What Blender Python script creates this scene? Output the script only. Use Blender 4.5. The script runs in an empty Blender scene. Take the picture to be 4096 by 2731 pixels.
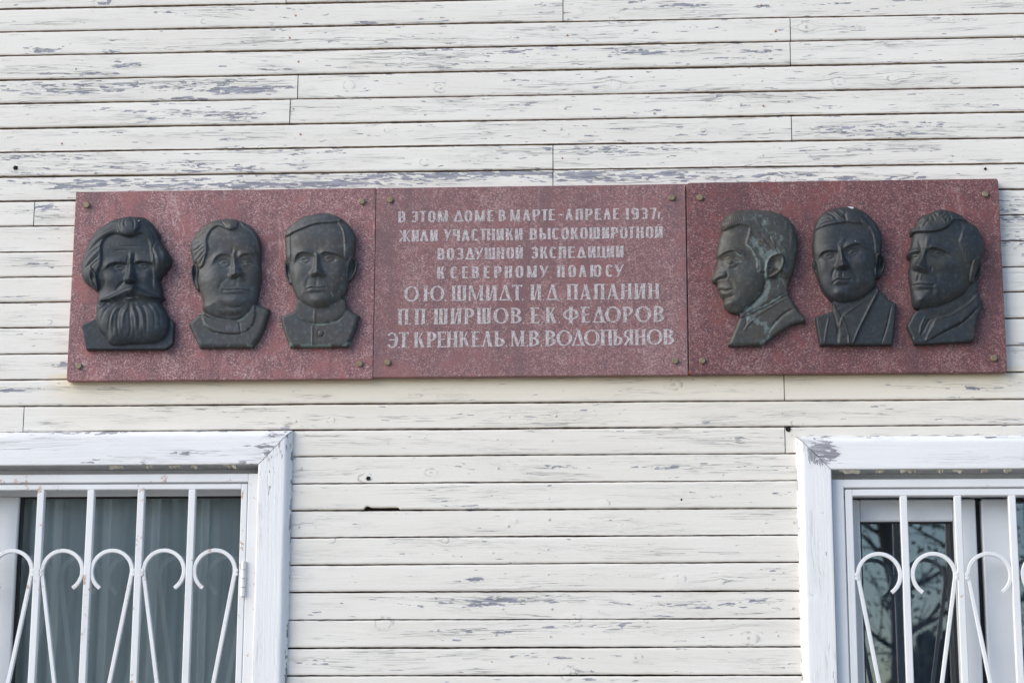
import bpy, math, random
import numpy as np
from mathutils import Vector, Matrix

random.seed(7)
rng = np.random.default_rng(7)
S = bpy.context.scene
C = S.collection

# ------------------------------------------------------------------ camera
W, H = 4096.0, 2731.0                      # photograph pixels, used to measure the wall
CAM = np.array([0.31158, -5.8432, 1.6])
YAW, PITCH, ROLL, LENS = -0.0623002, 0.2056876, 0.0037126, 70.0
F = LENS / 36.0 * W


def basis():
    cy, sy, cp, sp = math.cos(YAW), math.sin(YAW), math.cos(PITCH), math.sin(PITCH)
    f = np.array([sy * cp, cy * cp, sp])
    r = np.array([cy, -sy, 0.0])
    u = np.cross(r, f)
    c, q = math.cos(ROLL), math.sin(ROLL)
    return np.array([c * r + q * u, -q * r + c * u, f])


BAS = basis()
cd = bpy.data.cameras.new('camera')
cam = bpy.data.objects.new('camera', cd)
C.objects.link(cam)
m = Matrix.Identity(4)
for i in range(3):
    m[i][0], m[i][1], m[i][2], m[i][3] = BAS[0][i], BAS[1][i], -BAS[2][i], CAM[i]
cam.matrix_world = m
cd.sensor_width = 36.0
cd.lens = LENS
cd.clip_end = 1000
cd.dof.use_dof = True                        # focused on the plaque; only the far mirrored trees blur
cd.dof.focus_distance = 5.98
cd.dof.aperture_fstop = 4.5
S.camera = cam
S.render.resolution_x, S.render.resolution_y = 1024, 682

# ------------------------------------------------------------------ light
SUN_DIR = Vector((-0.82, -0.50, 0.52)).normalized()      # towards the sun
wd = bpy.data.worlds.new('World')
S.world = wd
wd.use_nodes = True
wn = wd.node_tree
sky = wn.nodes.new('ShaderNodeTexSky')
sky.sky_type = 'NISHITA'
sky.sun_disc = False
sky.sun_elevation = math.asin(SUN_DIR.z)
sky.sun_rotation = math.atan2(SUN_DIR.x, SUN_DIR.y)
sky.air_density = 1.0
sky.ozone_density = 3.0
sky.dust_density = 0.5
wn.links.new(sky.outputs[0], wn.nodes['Background'].inputs[0])
wn.nodes['Background'].inputs[1].default_value = 0.12
sl = bpy.data.lights.new('sun', 'SUN')
sl.energy = 1.9
sl.angle = math.radians(58)
sl.color = (1.0, 0.915, 0.80)
sun = bpy.data.objects.new('sun', sl)
sun.rotation_euler = SUN_DIR.to_track_quat('Z', 'Y').to_euler()
sun.location = (-8, -8, 12)
C.objects.link(sun)
S.view_settings.view_transform = 'Standard'
S.view_settings.look = 'None'
S.view_settings.exposure = 0.98
S.view_settings.gamma = 1.0


# ------------------------------------------------------------------ helpers
def P(px, py, Y=0.0):
    """photograph pixel -> (X, Z) on the plane at depth Y of the wall"""
    px = np.asarray(px, float)
    py = np.asarray(py, float)
    a, b = (px - W / 2) / F, -(py - H / 2) / F
    d = a[..., None] * BAS[0] + b[..., None] * BAS[1] + BAS[2]
    t = (Y - CAM[1]) / d[..., 1]
    return CAM[0] + d[..., 0] * t, CAM[2] + d[..., 2] * t


K = 4096 / 2352.0


def PD(x, y, Y=0.0):
    return P(np.asarray(x) * K, np.asarray(y) * K, Y)


WL = {}


def thing(name, label, cat, loc=(0, 0, 0), group=None):
    o = bpy.data.objects.new(name, None)
    o.empty_display_size = 0.1
    C.objects.link(o)
    o.location = loc
    o['label'] = label
    o['category'] = cat
    if group:
        o['group'] = group
    WL[o] = Vector(loc)
    return o


def part(name, parent, kind=None, label=None):
    """an Empty part that groups sub-parts"""
    o = bpy.data.objects.new(name, None)
    o.empty_display_size = 0.05
    C.objects.link(o)
    o.parent = parent
    WL[o] = WL[parent].copy()
    if label:
        o['label'] = label
    return o


def obj(name, v, f, mats, parent=None, mi=None, smooth=False, attrs=None, normals=None, label=None, cat=None, kind=None, group=None):
    v = np.asarray(v, np.float64).reshape(-1, 3)
    if parent is not None:
        v = v - np.array(WL[parent])
    me = bpy.data.meshes.new(name)
    if isinstance(f, np.ndarray):
        n = f.shape[1]
        me.vertices.add(len(v))
        me.vertices.foreach_set('co', v.astype(np.float32).ravel())
        me.loops.add(f.size)
        me.loops.foreach_set('vertex_index', f.astype(np.int32).ravel())
        me.polygons.add(len(f))
        me.polygons.foreach_set('loop_start', np.arange(0, f.size, n, dtype=np.int32))
        me.update(calc_edges=True)
    else:
        me.from_pydata(v.tolist(), [], f)
    if not isinstance(mats, (list, tuple)):
        mats = [mats]
    for mm in mats:
        me.materials.append(mm)
    if mi is not None:
        me.polygons.foreach_set('material_index', np.asarray(mi, np.int32))
    if smooth:
        me.polygons.foreach_set('use_smooth', np.ones(len(me.polygons), bool))
    for k, a in (attrs or {}).items():
        a = np.asarray(a, np.float32)
        if a.ndim == 2:
            at = me.attributes.new(k, 'FLOAT_VECTOR', 'POINT')
            at.data.foreach_set('vector', a.ravel())
        else:
            at = me.attributes.new(k, 'FLOAT', 'POINT')
            at.data.foreach_set('value', a)
    me.update()
    if normals is not None:
        me.normals_split_custom_set_from_vertices([tuple(x) for x in normals])
    o = bpy.data.objects.new(name, me)
    C.objects.link(o)
    if parent is not None:
        o.parent = parent
        WL[o] = WL[parent].copy()
    else:
        WL[o] = Vector((0, 0, 0))
    if label:
        o['label'] = label
    if cat:
        o['category'] = cat
    if kind:
        o['kind'] = kind
    if group:
        o['group'] = group
    return o


class MB:
    """collects shapes for one mesh"""

    def __init__(self):
        self.v, self.f, self.m = [], [], []

    def add(self, v, f, mi=0):
        b = len(self.v)
        self.v += [tuple(x) for x in v]
        self.f += [tuple(i + b for i in q) for q in f]
        self.m += [mi] * len(f)

    def box(self, x0, x1, y0, y1, z0, z1, bev=0.0, mi=0):
        if bev <= 0:
            v = [(x, y, z) for x in (x0, x1) for y in (y0, y1) for z in (z0, z1)]
            self.add(v, [(0, 1, 3, 2), (4, 6, 7, 5), (0, 4, 5, 1), (2, 3, 7, 6), (0, 2, 6, 4), (1, 5, 7, 3)], mi)
            return
        b = bev
        v = []
        idx = {}
        for ix, x in enumerate((x0, x1)):
            for iy, y in enumerate((y0, y1)):
                for iz, z in enumerate((z0, z1)):
                    sx, sy, sz = (1, -1)[ix] * b, (1, -1)[iy] * b, (1, -1)[iz] * b
                    for ax in range(3):
                        p = [x + sx, y + sy, z + sz]
                        p[ax] -= (sx, sy, sz)[ax]
                        idx[ix, iy, iz, ax] = len(v)
                        v.append(p)
        f = []
        g = idx
        for s in (0, 1):
            q = [(s, 0, 0), (s, 1, 0), (s, 1, 1), (s, 0, 1)]
            for ax, perm in ((0, (0, 1, 2)), (1, (1, 0, 2)), (2, (1, 2, 0))):
                cs = []
                for c in q:
                    if ax == 0:
                        k = c
                    elif ax == 1:
                        k = (c[1], c[0], c[2])
                    else:
                        k = (c[1], c[2], c[0])
                    cs.append(g[k + (ax,)])
                f.append(cs)
        for ax in range(3):
            o1, o2 = [a for a in range(3) if a != ax]
            for s1 in (0, 1):
                for s2 in (0, 1):
                    k0, k1 = [0, 0, 0], [0, 0, 0]
                    k0[o1] = k1[o1] = s1
                    k0[o2] = k1[o2] = s2
                    k1[ax] = 1
                    f.append([g[tuple(k0) + (o1,)], g[tuple(k1) + (o1,)], g[tuple(k1) + (o2,)], g[tuple(k0) + (o2,)]])
        for k in [(a, b_, c) for a in (0, 1) for b_ in (0, 1) for c in (0, 1)]:
            f.append([g[k + (0,)], g[k + (1,)], g[k + (2,)]])
        self.add(v, f, mi)

    def disc(self, c, r, depth, n=20, bev=0.0, mi=0):
        """button lying on a plane facing -Y, front at c.y - depth"""
        x, y, z = c
        v, f = [], []
        rings = [(r, y), (r, y - depth + bev), (r - bev, y - depth)]
        if depth < 1e-6:
            rings = [(r, y)]
        for rr, yy in rings:
            for i in range(n):
                a = 2 * math.pi * i / n
                v.append((x + rr * math.cos(a), yy, z + rr * math.sin(a)))
        for k in range(len(rings) - 1):
            for i in range(n):
                j = (i + 1) % n
                f.append((k * n + i, k * n + j, (k + 1) * n + j, (k + 1) * n + i))
        f.append(tuple((len(rings) - 1) * n + i for i in range(n)))
        self.add(v, f, mi)

    def tube(self, pts, radii, n=7, mi=0, cap=True):
        pts = [Vector(p) for p in pts]
        v, f = [], []
        for i, p in enumerate(pts):
            t = (pts[min(i + 1, len(pts) - 1)] - pts[max(i - 1, 0)]).normalized()
            a = t.orthogonal().normalized() if i == 0 else (a - t * a.dot(t)).normalized()
            b = t.cross(a)
            for k in range(n):
                q = 2 * math.pi * k / n
                v.append(p + (a * math.cos(q) + b * math.sin(q)) * radii[i])
        for i in range(len(pts) - 1):
            for k in range(n):
                j = (k + 1) % n
                f.append((i * n + k, i * n + j, (i + 1) * n + j, (i + 1) * n + k))
        if cap:
            f.append(tuple(range(n)))
            f.append(tuple((len(pts) - 1) * n + k for k in range(n)))
        self.add(v, f, mi)

    def ribbon(self, path, w, y0, y1, mi=0):
        """bar of width w in the XZ plane from y0 to y1 along path"""
        pa = np.array(path)
        t = np.gradient(pa, axis=0)
        t /= np.linalg.norm(t, axis=1)[:, None]
        nn = np.stack([-t[:, 1], t[:, 0]], 1)
        v, f = [], []
        b = min(0.0016, w * .2)
        for p, q in zip(pa, nn):
            for s, y in ((-.5 * w + b, y0), (.5 * w - b, y0), (.5 * w, y0 + b), (.5 * w, y1), (-.5 * w, y1), (-.5 * w, y0 + b)):
                v.append((p[0] + q[0] * s, y, p[1] + q[1] * s))
        for i in range(len(pa) - 1):
            for k in range(6):
                j = (k + 1) % 6
                f.append((i * 6 + k, i * 6 + j, (i + 1) * 6 + j, (i + 1) * 6 + k))
        f.append(tuple(range(6)))
        f.append(tuple((len(pa) - 1) * 6 + k for k in range(6)))
        self.add(v, f, mi)

    def prism(self, poly, y_back, y_front, mi=0):
        n = len(poly)
        v = [(x, y_front, z) for x, z in poly] + [(x, y_back, z) for x, z in poly]
        f = [tuple(range(n))] + [(i, (i + 1) % n, n + (i + 1) % n, n + i) for i in range(n)]
        self.add(v, f, mi)

    def build(self, name, mats, parent=None, smooth=False, fix=True, **k):
        o = obj(name, self.v, self.f, mats, parent, mi=self.m, smooth=smooth, **k)
        if fix:
            import bmesh
            bm = bmesh.new()
            bm.from_mesh(o.data)
            bmesh.ops.recalc_face_normals(bm, faces=bm.faces)
            bm.to_mesh(o.data)
            bm.free()
        return o


# ------------------------------------------------------------------ materials
class NT:
    def __init__(self, name):
        self.mat = bpy.data.materials.new(name)
        self.mat.use_nodes = True
        self.t = self.mat.node_tree
        self.b = self.t.nodes['Principled BSDF']
        self.out = self.t.nodes['Material Output']

    def n(self, typ, ins=None, **props):
        nd = self.t.nodes.new('ShaderNode' + typ)
        for k, v in props.items():
            setattr(nd, k, v)
        for k, v in (ins or {}).items():
            self.set(nd.inputs[k], v)
        return nd

    def set(self, sock, v):
        if isinstance(v, bpy.types.NodeSocket):
            self.t.links.new(v, sock)
        else:
            if isinstance(v, (tuple, list)) and sock.type == 'RGBA' and len(v) == 3:
                v = tuple(v) + (1.0,)
            sock.default_value = v

    def math(self, op, a, b=0.0, c=0.0, clamp=False):
        nd = self.n('Math', {0: a, 1: b, 2: c}, operation=op)
        nd.use_clamp = clamp
        return nd.outputs[0]

    def mix(self, fac, a, b, mode='MIX'):
        nd = self.n('Mix', data_type='RGBA', blend_type=mode)
        self.set(nd.inputs[0], fac)
        self.set(nd.inputs[6], a)
        self.set(nd.inputs[7], b)
        return nd.outputs[2]

    def step(self, x, lo, hi):
        nd = self.n('MapRange', {0: x, 1: lo, 2: hi, 3: 0.0, 4: 1.0}, interpolation_type='SMOOTHSTEP')
        return nd.outputs[0]

    def noise(self, vec, scale=1.0, detail=3.0, rough=.5, dist=0.0):
        nd = self.n('TexNoise', {'Vector': vec, 'Scale': scale, 'Detail': detail, 'Roughness': rough, 'Distortion': dist})
        return nd.outputs[0]

    def scale(self, vec, s):
        return self.n('VectorMath', {0: vec, 1: s}, operation='MULTIPLY').outputs[0]

    def attr(self, name):
        return self.n('Attribute', attribute_name=name)

    def P(self, **k):
        for kk, v in k.items():
            self.set(self.b.inputs[kk.replace('_', ' ')], v)

    def bump(self, h, strength, dist):
        nd = self.n('Bump', {'Height': h, 'Strength': strength, 'Distance': dist})
        self.set(self.b.inputs['Normal'], nd.outputs[0])


def plain(name, col, rough=.6, metal=0.0, spec=.5, var=0.0, vscale=20.0, bump=0.0):
    g = NT(name)
    pos = g.n('NewGeometry').outputs['Position']
    c = col
    if var:
        nz = g.noise(pos, vscale, 5, .6)
        dk = tuple(x * (1 - var) for x in col)
        lt = tuple(min(1, x * (1 + var * .6)) for x in col)
        c = g.mix(g.step(nz, .3, .7), dk, lt)
        if bump:
            g.bump(nz, bump, .001)
    g.P(Base_Color=c, Roughness=rough, Metallic=metal, Specular_IOR_Level=spec)
    return g.mat


def painted_wood(name, base, base2, bare, peel_bias=0.0, crack=1.0, dirt=(.60, .57, .50)):
    g = NT(name)
    wc = g.attr('wc').outputs['Vector']
    peel = g.attr('peel').outputs['Fac']
    knot = g.attr('knot').outputs['Fac']
    stain = g.attr('stain').outputs['Fac']
    seed = g.n('SeparateXYZ', {0: wc}).outputs[2]
    grain = g.noise(g.scale(wc, (5, 190, 3.1)), 1, 4, .6)
    blot = g.noise(g.scale(wc, (2.2, 9, 1.7)), 1, 3, .5)
    # fine cracks that follow the grain
    cr = g.noise(g.scale(wc, (3.6, 135, 2.3)), 1, 2.5, .55)
    cr = g.math('ABSOLUTE', g.math('SUBTRACT', cr, .5))
    cr = g.math('SUBTRACT', 1.0, g.step(cr, .002, .017))
    dens = g.noise(g.scale(wc, (2.6, 26, 5.3)), 1, 3, .6)
    dens = g.math('ADD', dens, g.math('MULTIPLY', peel, .42))
    cr = g.math('MULTIPLY', cr, g.step(dens, .52, .68))
    cr2 = g.noise(g.scale(wc, (9, 230, 7.7)), 1, 2, .5)
    cr2 = g.math('SUBTRACT', 1.0, g.step(g.math('ABSOLUTE', g.math('SUBTRACT', cr2, .5)), 0, .02))
    cr2 = g.math('MULTIPLY', cr2, g.step(g.noise(g.scale(wc, (3.5, 30, 9.3)), 1, 3, .6), .5, .62))
    # peeling flakes with squarish edges
    vo = g.n('TexVoronoi', {'Vector': g.scale(wc, (48, 200, 31.0)), 'Scale': 1.0}, distance='CHEBYCHEV', feature='F1')
    rnd = g.n('SeparateColor', {0: vo.outputs['Color']}).outputs[0]
    pn = g.noise(g.scale(wc, (9, 85, 6.1)), 1, 4, .66)
    sc = g.math('ADD', pn, g.math('MULTIPLY', g.math('SUBTRACT', rnd, .5), .26))
    sc = g.math('ADD', sc, g.math('MULTIPLY', peel, .40))
    sc = g.math('ADD', sc, peel_bias)
    pm = g.step(sc, .755, .775)
    # colours
    col = g.mix(g.step(blot, .35, .7), base, base2)
    col = g.mix(g.math('MULTIPLY', g.step(grain, .3, .75), .10), col, dirt)
    fine = g.noise(g.scale(wc, (60, 60, 3)), 1, 4, .7)
    col = g.mix(g.math('MULTIPLY', g.step(fine, .55, .8), .12), col, dirt)
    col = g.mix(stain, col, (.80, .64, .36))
    col = g.mix(g.math('MULTIPLY', cr2, .26 * crack), col, (.40, .39, .38))
    col = g.mix(g.math('MULTIPLY', cr, .78 * crack), col, (.20, .195, .19))
    bn = g.noise(g.scale(wc, (14, 260, 4)), 1, 4, .6)
    bcol = g.mix(g.step(bn, .35, .65), tuple(x * .72 for x in bare), tuple(x * 1.25 for x in bare))
    col = g.mix(pm, col, bcol)
    # knots: a broken ring and a scuffed heart
    kn = g.math('ADD', knot, g.math('MULTIPLY', g.math('SUBTRACT', g.noise(g.scale(wc, (150, 150, 9)), 1, 3, .6), .5), .38))
    ring = g.math('MULTIPLY', g.step(kn, .40, .47), g.math('SUBTRACT', 1.0, g.step(kn, .56, .66)))
    heart = g.math('MULTIPLY', g.step(kn, .80, .95), .6)
    km = g.math('MAXIMUM', g.math('MULTIPLY', ring, .42), heart)
    km = g.math('MULTIPLY', km, g.step(g.noise(g.scale(wc, (70, 70, 11)), 1, 2, .5), .46, .64))
    col = g.mix(km, col, (.17, .17, .18))
    # height
    h = g.math('MULTIPLY', pm, -1.0)
    h = g.math('SUBTRACT', h, g.math('MULTIPLY', cr, .9))
    h = g.math('SUBTRACT', h, g.math('MULTIPLY', cr2, .35))
    h = g.math('ADD', h, g.math('MULTIPLY', grain, .8))
    h = g.math('ADD', h, g.math('MULTIPLY', fine, .25))
    h = g.math('ADD', h, g.math('MULTIPLY', kn, .9))
    g.bump(h, .7, .0016)
    g.P(Base_Color=col, Roughness=g.mix(pm, (.55,) * 3, (.85,) * 3), Specular_IOR_Level=.3)
    return g.mat


M = {}
M['wall_paint'] = painted_wood('cream_wall_paint', (.82, .782, .715), (.785, .745, .675), (.33, .33, .37))
M['trim_paint'] = painted_wood('white_trim_paint', (.84, .835, .825), (.80, .795, .785), (.36, .355, .38), peel_bias=-.01, crack=.42, dirt=(.66, .63, .64))
M['board_edge'] = plain('bare_board_edge', (.30, .22, .145), .85, var=.5, vscale=60)
M['dark_gap'] = plain('dark_sheathing', (.018, .013, .012), .95)
M['hole'] = plain('hole_shade', (.008, .008, .008), .95)
M['rust'] = plain('rusty_nail', (.42, .20, .10), .85, var=.4, vscale=300)
M['nail_paint'] = plain('painted_nail', (.66, .64, .57), .6, var=.15, vscale=200)
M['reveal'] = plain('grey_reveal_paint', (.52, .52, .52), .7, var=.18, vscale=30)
M['flake'] = plain('loose_paint_flake', (.62, .56, .46), .8, var=.25, vscale=60)
M['pvc'] = plain('white_plastic_frame', (.74, .75, .76), .35, var=.03, vscale=8)
M['gasket'] = plain('black_gasket', (.015, .015, .016), .6)
M['bolt'] = plain('aged_brass', (.25, .205, .125), .5, metal=.35, var=.25, vscale=120)
M['sealant'] = plain('orange_sealant', (.36, .09, .03), .7, var=.3, vscale=200)
M['plinth'] = plain('grey_plaster', (.38, .37, .36), .9, var=.2, vscale=6, bump=.4)
M['roof'] = plain('roof_sheet', (.22, .10, .08), .6, var=.2, vscale=3)
M['interior'] = plain('interior_plaster', (.40, .39, .37), .9, var=.05, vscale=2)


def iron_paint(name, lo):
    g = NT(name)
    pos = g.n('NewGeometry').outputs['Position']
    n1 = g.noise(pos, 38, 5, .68)
    n2 = g.noise(pos, 5, 2, .5)
    rm = g.step(g.math('ADD', n1, g.math('MULTIPLY', n2, .45)), lo, lo + .09)
    col = g.mix(g.step(n2, .3, .7), (.81, .81, .805), (.75, .75, .745))
    col = g.mix(g.math('MULTIPLY', rm, .75), col, (.42, .24, .12))
    g.P(Base_Color=col, Roughness=.42, Specular_IOR_Level=.45)
    g.bump(g.noise(pos, 90, 3, .6), .12, .001)
    return g.mat


M['iron'] = iron_paint('white_iron_paint', .90)
M['iron_rusty'] = iron_paint('rusty_white_iron_paint', .825)


def granite(name, dark, mid, red, light, vein_seed):
    g = NT(name)
    pos = g.n('NewGeometry').outputs['Position']
    p2 = g.n('VectorMath', {0: pos, 1: (vein_seed, 0, vein_seed * .37)}, operation='ADD').outputs[0]
    vo = g.n('TexVoronoi', {'Vector': p2, 'Scale': 520.0, 'Randomness': 1.0}, feature='F1')
    r1 = g.n('SeparateColor', {0: vo.outputs['Color']}).outputs[0]
    vo2 = g.n('TexVoronoi', {'Vector': p2, 'Scale': 290.0, 'Randomness': 1.0}, feature='F1')
    r2 = g.n('SeparateColor', {0: vo2.outputs['Color']}).outputs[0]
    # slanting clouds, red patches and pale or dark veins
    mp = g.n('Mapping', {'Vector': p2, 'Rotation': (0, math.radians(-32), 0), 'Scale': (8.0, 1, 2.6)})
    cl = g.noise(mp.outputs[0], 1, 6, .62, .3)
    cl2 = g.noise(p2, 11, 5, .65, .5)
    cl3 = g.noise(p2, 34, 4, .6)
    vn = g.noise(mp.outputs[0], .9, 4, .55, 1.0)
    vein = g.math('SUBTRACT', 1.0, g.step(g.math('ABSOLUTE', g.math('SUBTRACT', vn, .57)), 0, .016))
    dvein = g.math('SUBTRACT', 1.0, g.step(g.math('ABSOLUTE', g.math('SUBTRACT', vn, .44)), 0, .010))
    a = g.math('ADD', g.math('MULTIPLY', r1, .6), g.math('MULTIPLY', r2, .4))
    a = g.math('ADD', a, g.math('MULTIPLY', g.math('SUBTRACT', cl3, .5), .5))
    ramp = g.n('ValToRGB', {0: a})
    e = ramp.color_ramp.elements
    e[0].position, e[0].color = .15, tuple(.85 * x + .15 * y for x, y in zip(dark, mid)) + (1,)
    e[1].position, e[1].color = .90, tuple(light) + (1,)
    for pz, cc in ((.36, mid), (.56, tuple(.35 * x + .65 * y for x, y in zip(mid, red))), (.74, tuple(.7 * x + .3 * y for x, y in zip(red, light)))):
        q = e.new(pz)
        q.color = tuple(cc) + (1,)
    col = g.mix(g.math('MULTIPLY', g.step(cl2, .52, .64), .68), ramp.outputs[0], red)
    col = g.mix(g.math('MULTIPLY', g.step(cl, .50, .66), .62), col, g.mix(r1, dark, mid))
    col = g.mix(g.math('MULTIPLY', g.step(cl, .48, .32), g.math('MULTIPLY', g.step(r2, .2, .8), .38)), col, light)
    col = g.mix(g.math('MULTIPLY', vein, g.math('MULTIPLY', g.step(a, .25, .6), g.math('MULTIPLY', g.step(cl2, .45, .6), .55))), col, light)
    col = g.mix(g.math('MULTIPLY', dvein, g.math('MULTIPLY', g.step(cl2, .55, .42), .55)), col, dark)
    g.P(Base_Color=col, Roughness=.55, Specular_IOR_Level=.35)
    g.bump(g.math('ADD', r1, g.math('MULTIPLY', r2, .5)), .10, .0006)
    return g.mat


M['granite_a'] = granite('red_granite', (.098, .068, .082), (.205, .105, .107), (.315, .122, .119), (.54, .40, .39), 0.0)
M['granite_b'] = granite('pink_granite', (.118, .083, .095), (.20, .108, .108), (.272, .118, .115), (.45, .33, .32), 3.3)
M['granite_c'] = granite('dark_red_granite', (.074, .047, .060), (.132, .059, .059), (.208, .066, .062), (.37, .26, .25), 7.9)


def chisel():
    g = NT('chiselled_letter')
    pos = g.n('NewGeometry').outputs['Position']
    vo = g.n('TexVoronoi', {'Vector': pos, 'Scale': 420.0}, feature='F1')
    r1 = g.n('SeparateColor', {0: vo.outputs['Color']}).outputs[0]
    n1 = g.noise(pos, 90, 4, .6)
    col = g.mix(g.step(g.math('ADD', g.math('MULTIPLY', r1, .6), g.math('MULTIPLY', n1, .6)), .42, .80), (.33, .27, .27), (.60, .56, .56))
    g.P(Base_Color=col, Roughness=.85, Specular_IOR_Level=.2)
    g.bump(r1, .3, .0006)
    return g.mat


M['letter'] = chisel()


def bronze(name, base, brown, patina, pat_amt):
    g = NT(name)
    pos = g.n('NewGeometry').outputs['Position']
    pt = g.attr('patina').outputs['Fac']
    cav = g.attr('cavity').outputs['Fac']
    n1 = g.noise(pos, 11, 4, .6)
    n2 = g.noise(pos, 75, 5, .65)
    n3 = g.noise(g.scale(pos, (60, 60, 14)), 1, 4, .6)
    col = g.mix(g.step(n1, .38, .68), base, brown)
    lt = tuple(min(1, x * 2.0 + .014) for x in base)
    col = g.mix(g.math('MULTIPLY', g.step(n2, .46, .72), .55), col, lt)
    q = g.math('ADD', g.math('MULTIPLY', pt, 1.08), g.math('MULTIPLY', cav, pat_amt))
    q = g.math('ADD', q, g.math('MULTIPLY', g.math('SUBTRACT', n2, .5), 2.3))
    q = g.math('ADD', q, g.math('MULTIPLY', g.math('SUBTRACT', n3, .5), .9))
    q = g.math('ADD', q, g.math('MULTIPLY', g.math('SUBTRACT', n1, .5), pat_amt * 2.2))
    pm = g.math('MULTIPLY', g.step(q, .45, .95), .85)
    col = g.mix(pm, col, patina)
    ck = g.math('ADD', g.attr('chalk').outputs['Fac'], g.math('MULTIPLY', g.math('SUBTRACT', n2, .5), 1.6))
    col = g.mix(g.step(ck, .5, .62), col, (.62, .66, .68))
    g.P(Base_Color=col, Roughness=g.mix(pm, (.5,) * 3, (.8,) * 3), Specular_IOR_Level=.38, Metallic=.1)
    g.bump(g.math('ADD', n2, g.math('MULTIPLY', n3, .5)), .30, .0016)
    return g.mat


def glass():
    g = NT('window_glass')
    tr = g.n('BsdfTransparent', {0: (.965, .985, .98, 1)})
    gl = g.n('BsdfGlossy', {0: (1, 1, 1, 1), 'Roughness': .0})
    pos = g.n('NewGeometry').outputs['Position']
    bp = g.n('Bump', {'Height': g.noise(pos, 2.2, 1, .4), 'Strength': .05, 'Distance': .02})
    g.set(gl.inputs['Normal'], bp.outputs[0])
    fr = g.n('Fresnel', {'IOR': 1.5})
    fac = g.math('ADD', g.math('MULTIPLY', fr.outputs[0], 2.1), .01, clamp=True)
    mx = g.n('MixShader', {0: fac, 1: tr.outputs[0], 2: gl.outputs[0]})
    g.t.links.new(mx.outputs[0], g.out.inputs[0])
    return g.mat


M['glass'] = glass()


def cloth(name, col, tra):
    g = NT(name)
    pos = g.n('NewGeometry').outputs['Position']
    n1 = g.noise(g.scale(pos, (30, 30, 2)), 1, 3, .5)
    c = g.mix(g.step(n1, .3, .7), tuple(x * .85 for x in col), col)
    d = g.n('BsdfDiffuse', {0: c})
    t = g.n('BsdfTranslucent', {0: c})
    mx = g.n('MixShader', {0: tra, 1: d.outputs[0], 2: t.outputs[0]})
    g.t.links.new(mx.outputs[0], g.out.inputs[0])
    return g.mat


M['curtain'] = cloth('sheer_green_curtain', (.86, .88, .86), .08)
M['curtain_sky_tint'] = cloth('sky_tinted_curtain', (.17, .21, .28), .1)  # blue in the cloth stands in for sky mirrored by the pane

# ------------------------------------------------------------------ measurements of the facade
L_ = [38, 130, 225, 322, 417, 516.5, 611, 709, 806, 907, 1009, 1109, 1211, 1312, 1417, 1520, 1625]
R_ = [-42, 54.5, 149.5, 247, 350, 449, 552, 654, 757, 860, 963, 1067, 1167, 1273, 1381, 1488, 1596]
M1 = [1720, 1824.5, 1933.5, 2042, 2150.5, 2259, 2368, 2478, 2591, 2702]
M2 = [1706.7, 1814, 1922, 2033, 2139.5, 2247.5, 2362, 2473, 2586, 2699]
GAPS = []                                   # (slope, offset) of each joint between planks, top to bottom
for xl, xr, A, B in ((2, 4094, L_, R_), (1264, 3039, M1, M2)):
    for a, b in zip(A, B):
        xa, za = P(xl, a)
        xb, zb = P(xr, b)
        sl_ = (zb - za) / (xb - xa)
        GAPS.append((float(sl_), float(za - sl_ * xa)))
pitch = .0802
g0 = GAPS[0]
GAPS = [(g0[0] * .8, g0[1] + pitch * k) for k in range(26, 0, -1)] + GAPS
gl = GAPS[-1]
k = 1
while gl[1] - pitch * k > .62:
    GAPS.append((0.0, gl[1] - pitch * k))
    k += 1

JOINTS = [(1815, 65), (1815, 120), (1293, 22), (657, 2), (684, 200), (666, 255), (1818, 295), (1270, 358), (1270, 403), (78, 494), (1801, 890), (54, 962), (1803, 1010)]
JOINTS = [tuple(float(q) for q in PD(*j)) for j in JOINTS]

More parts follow.
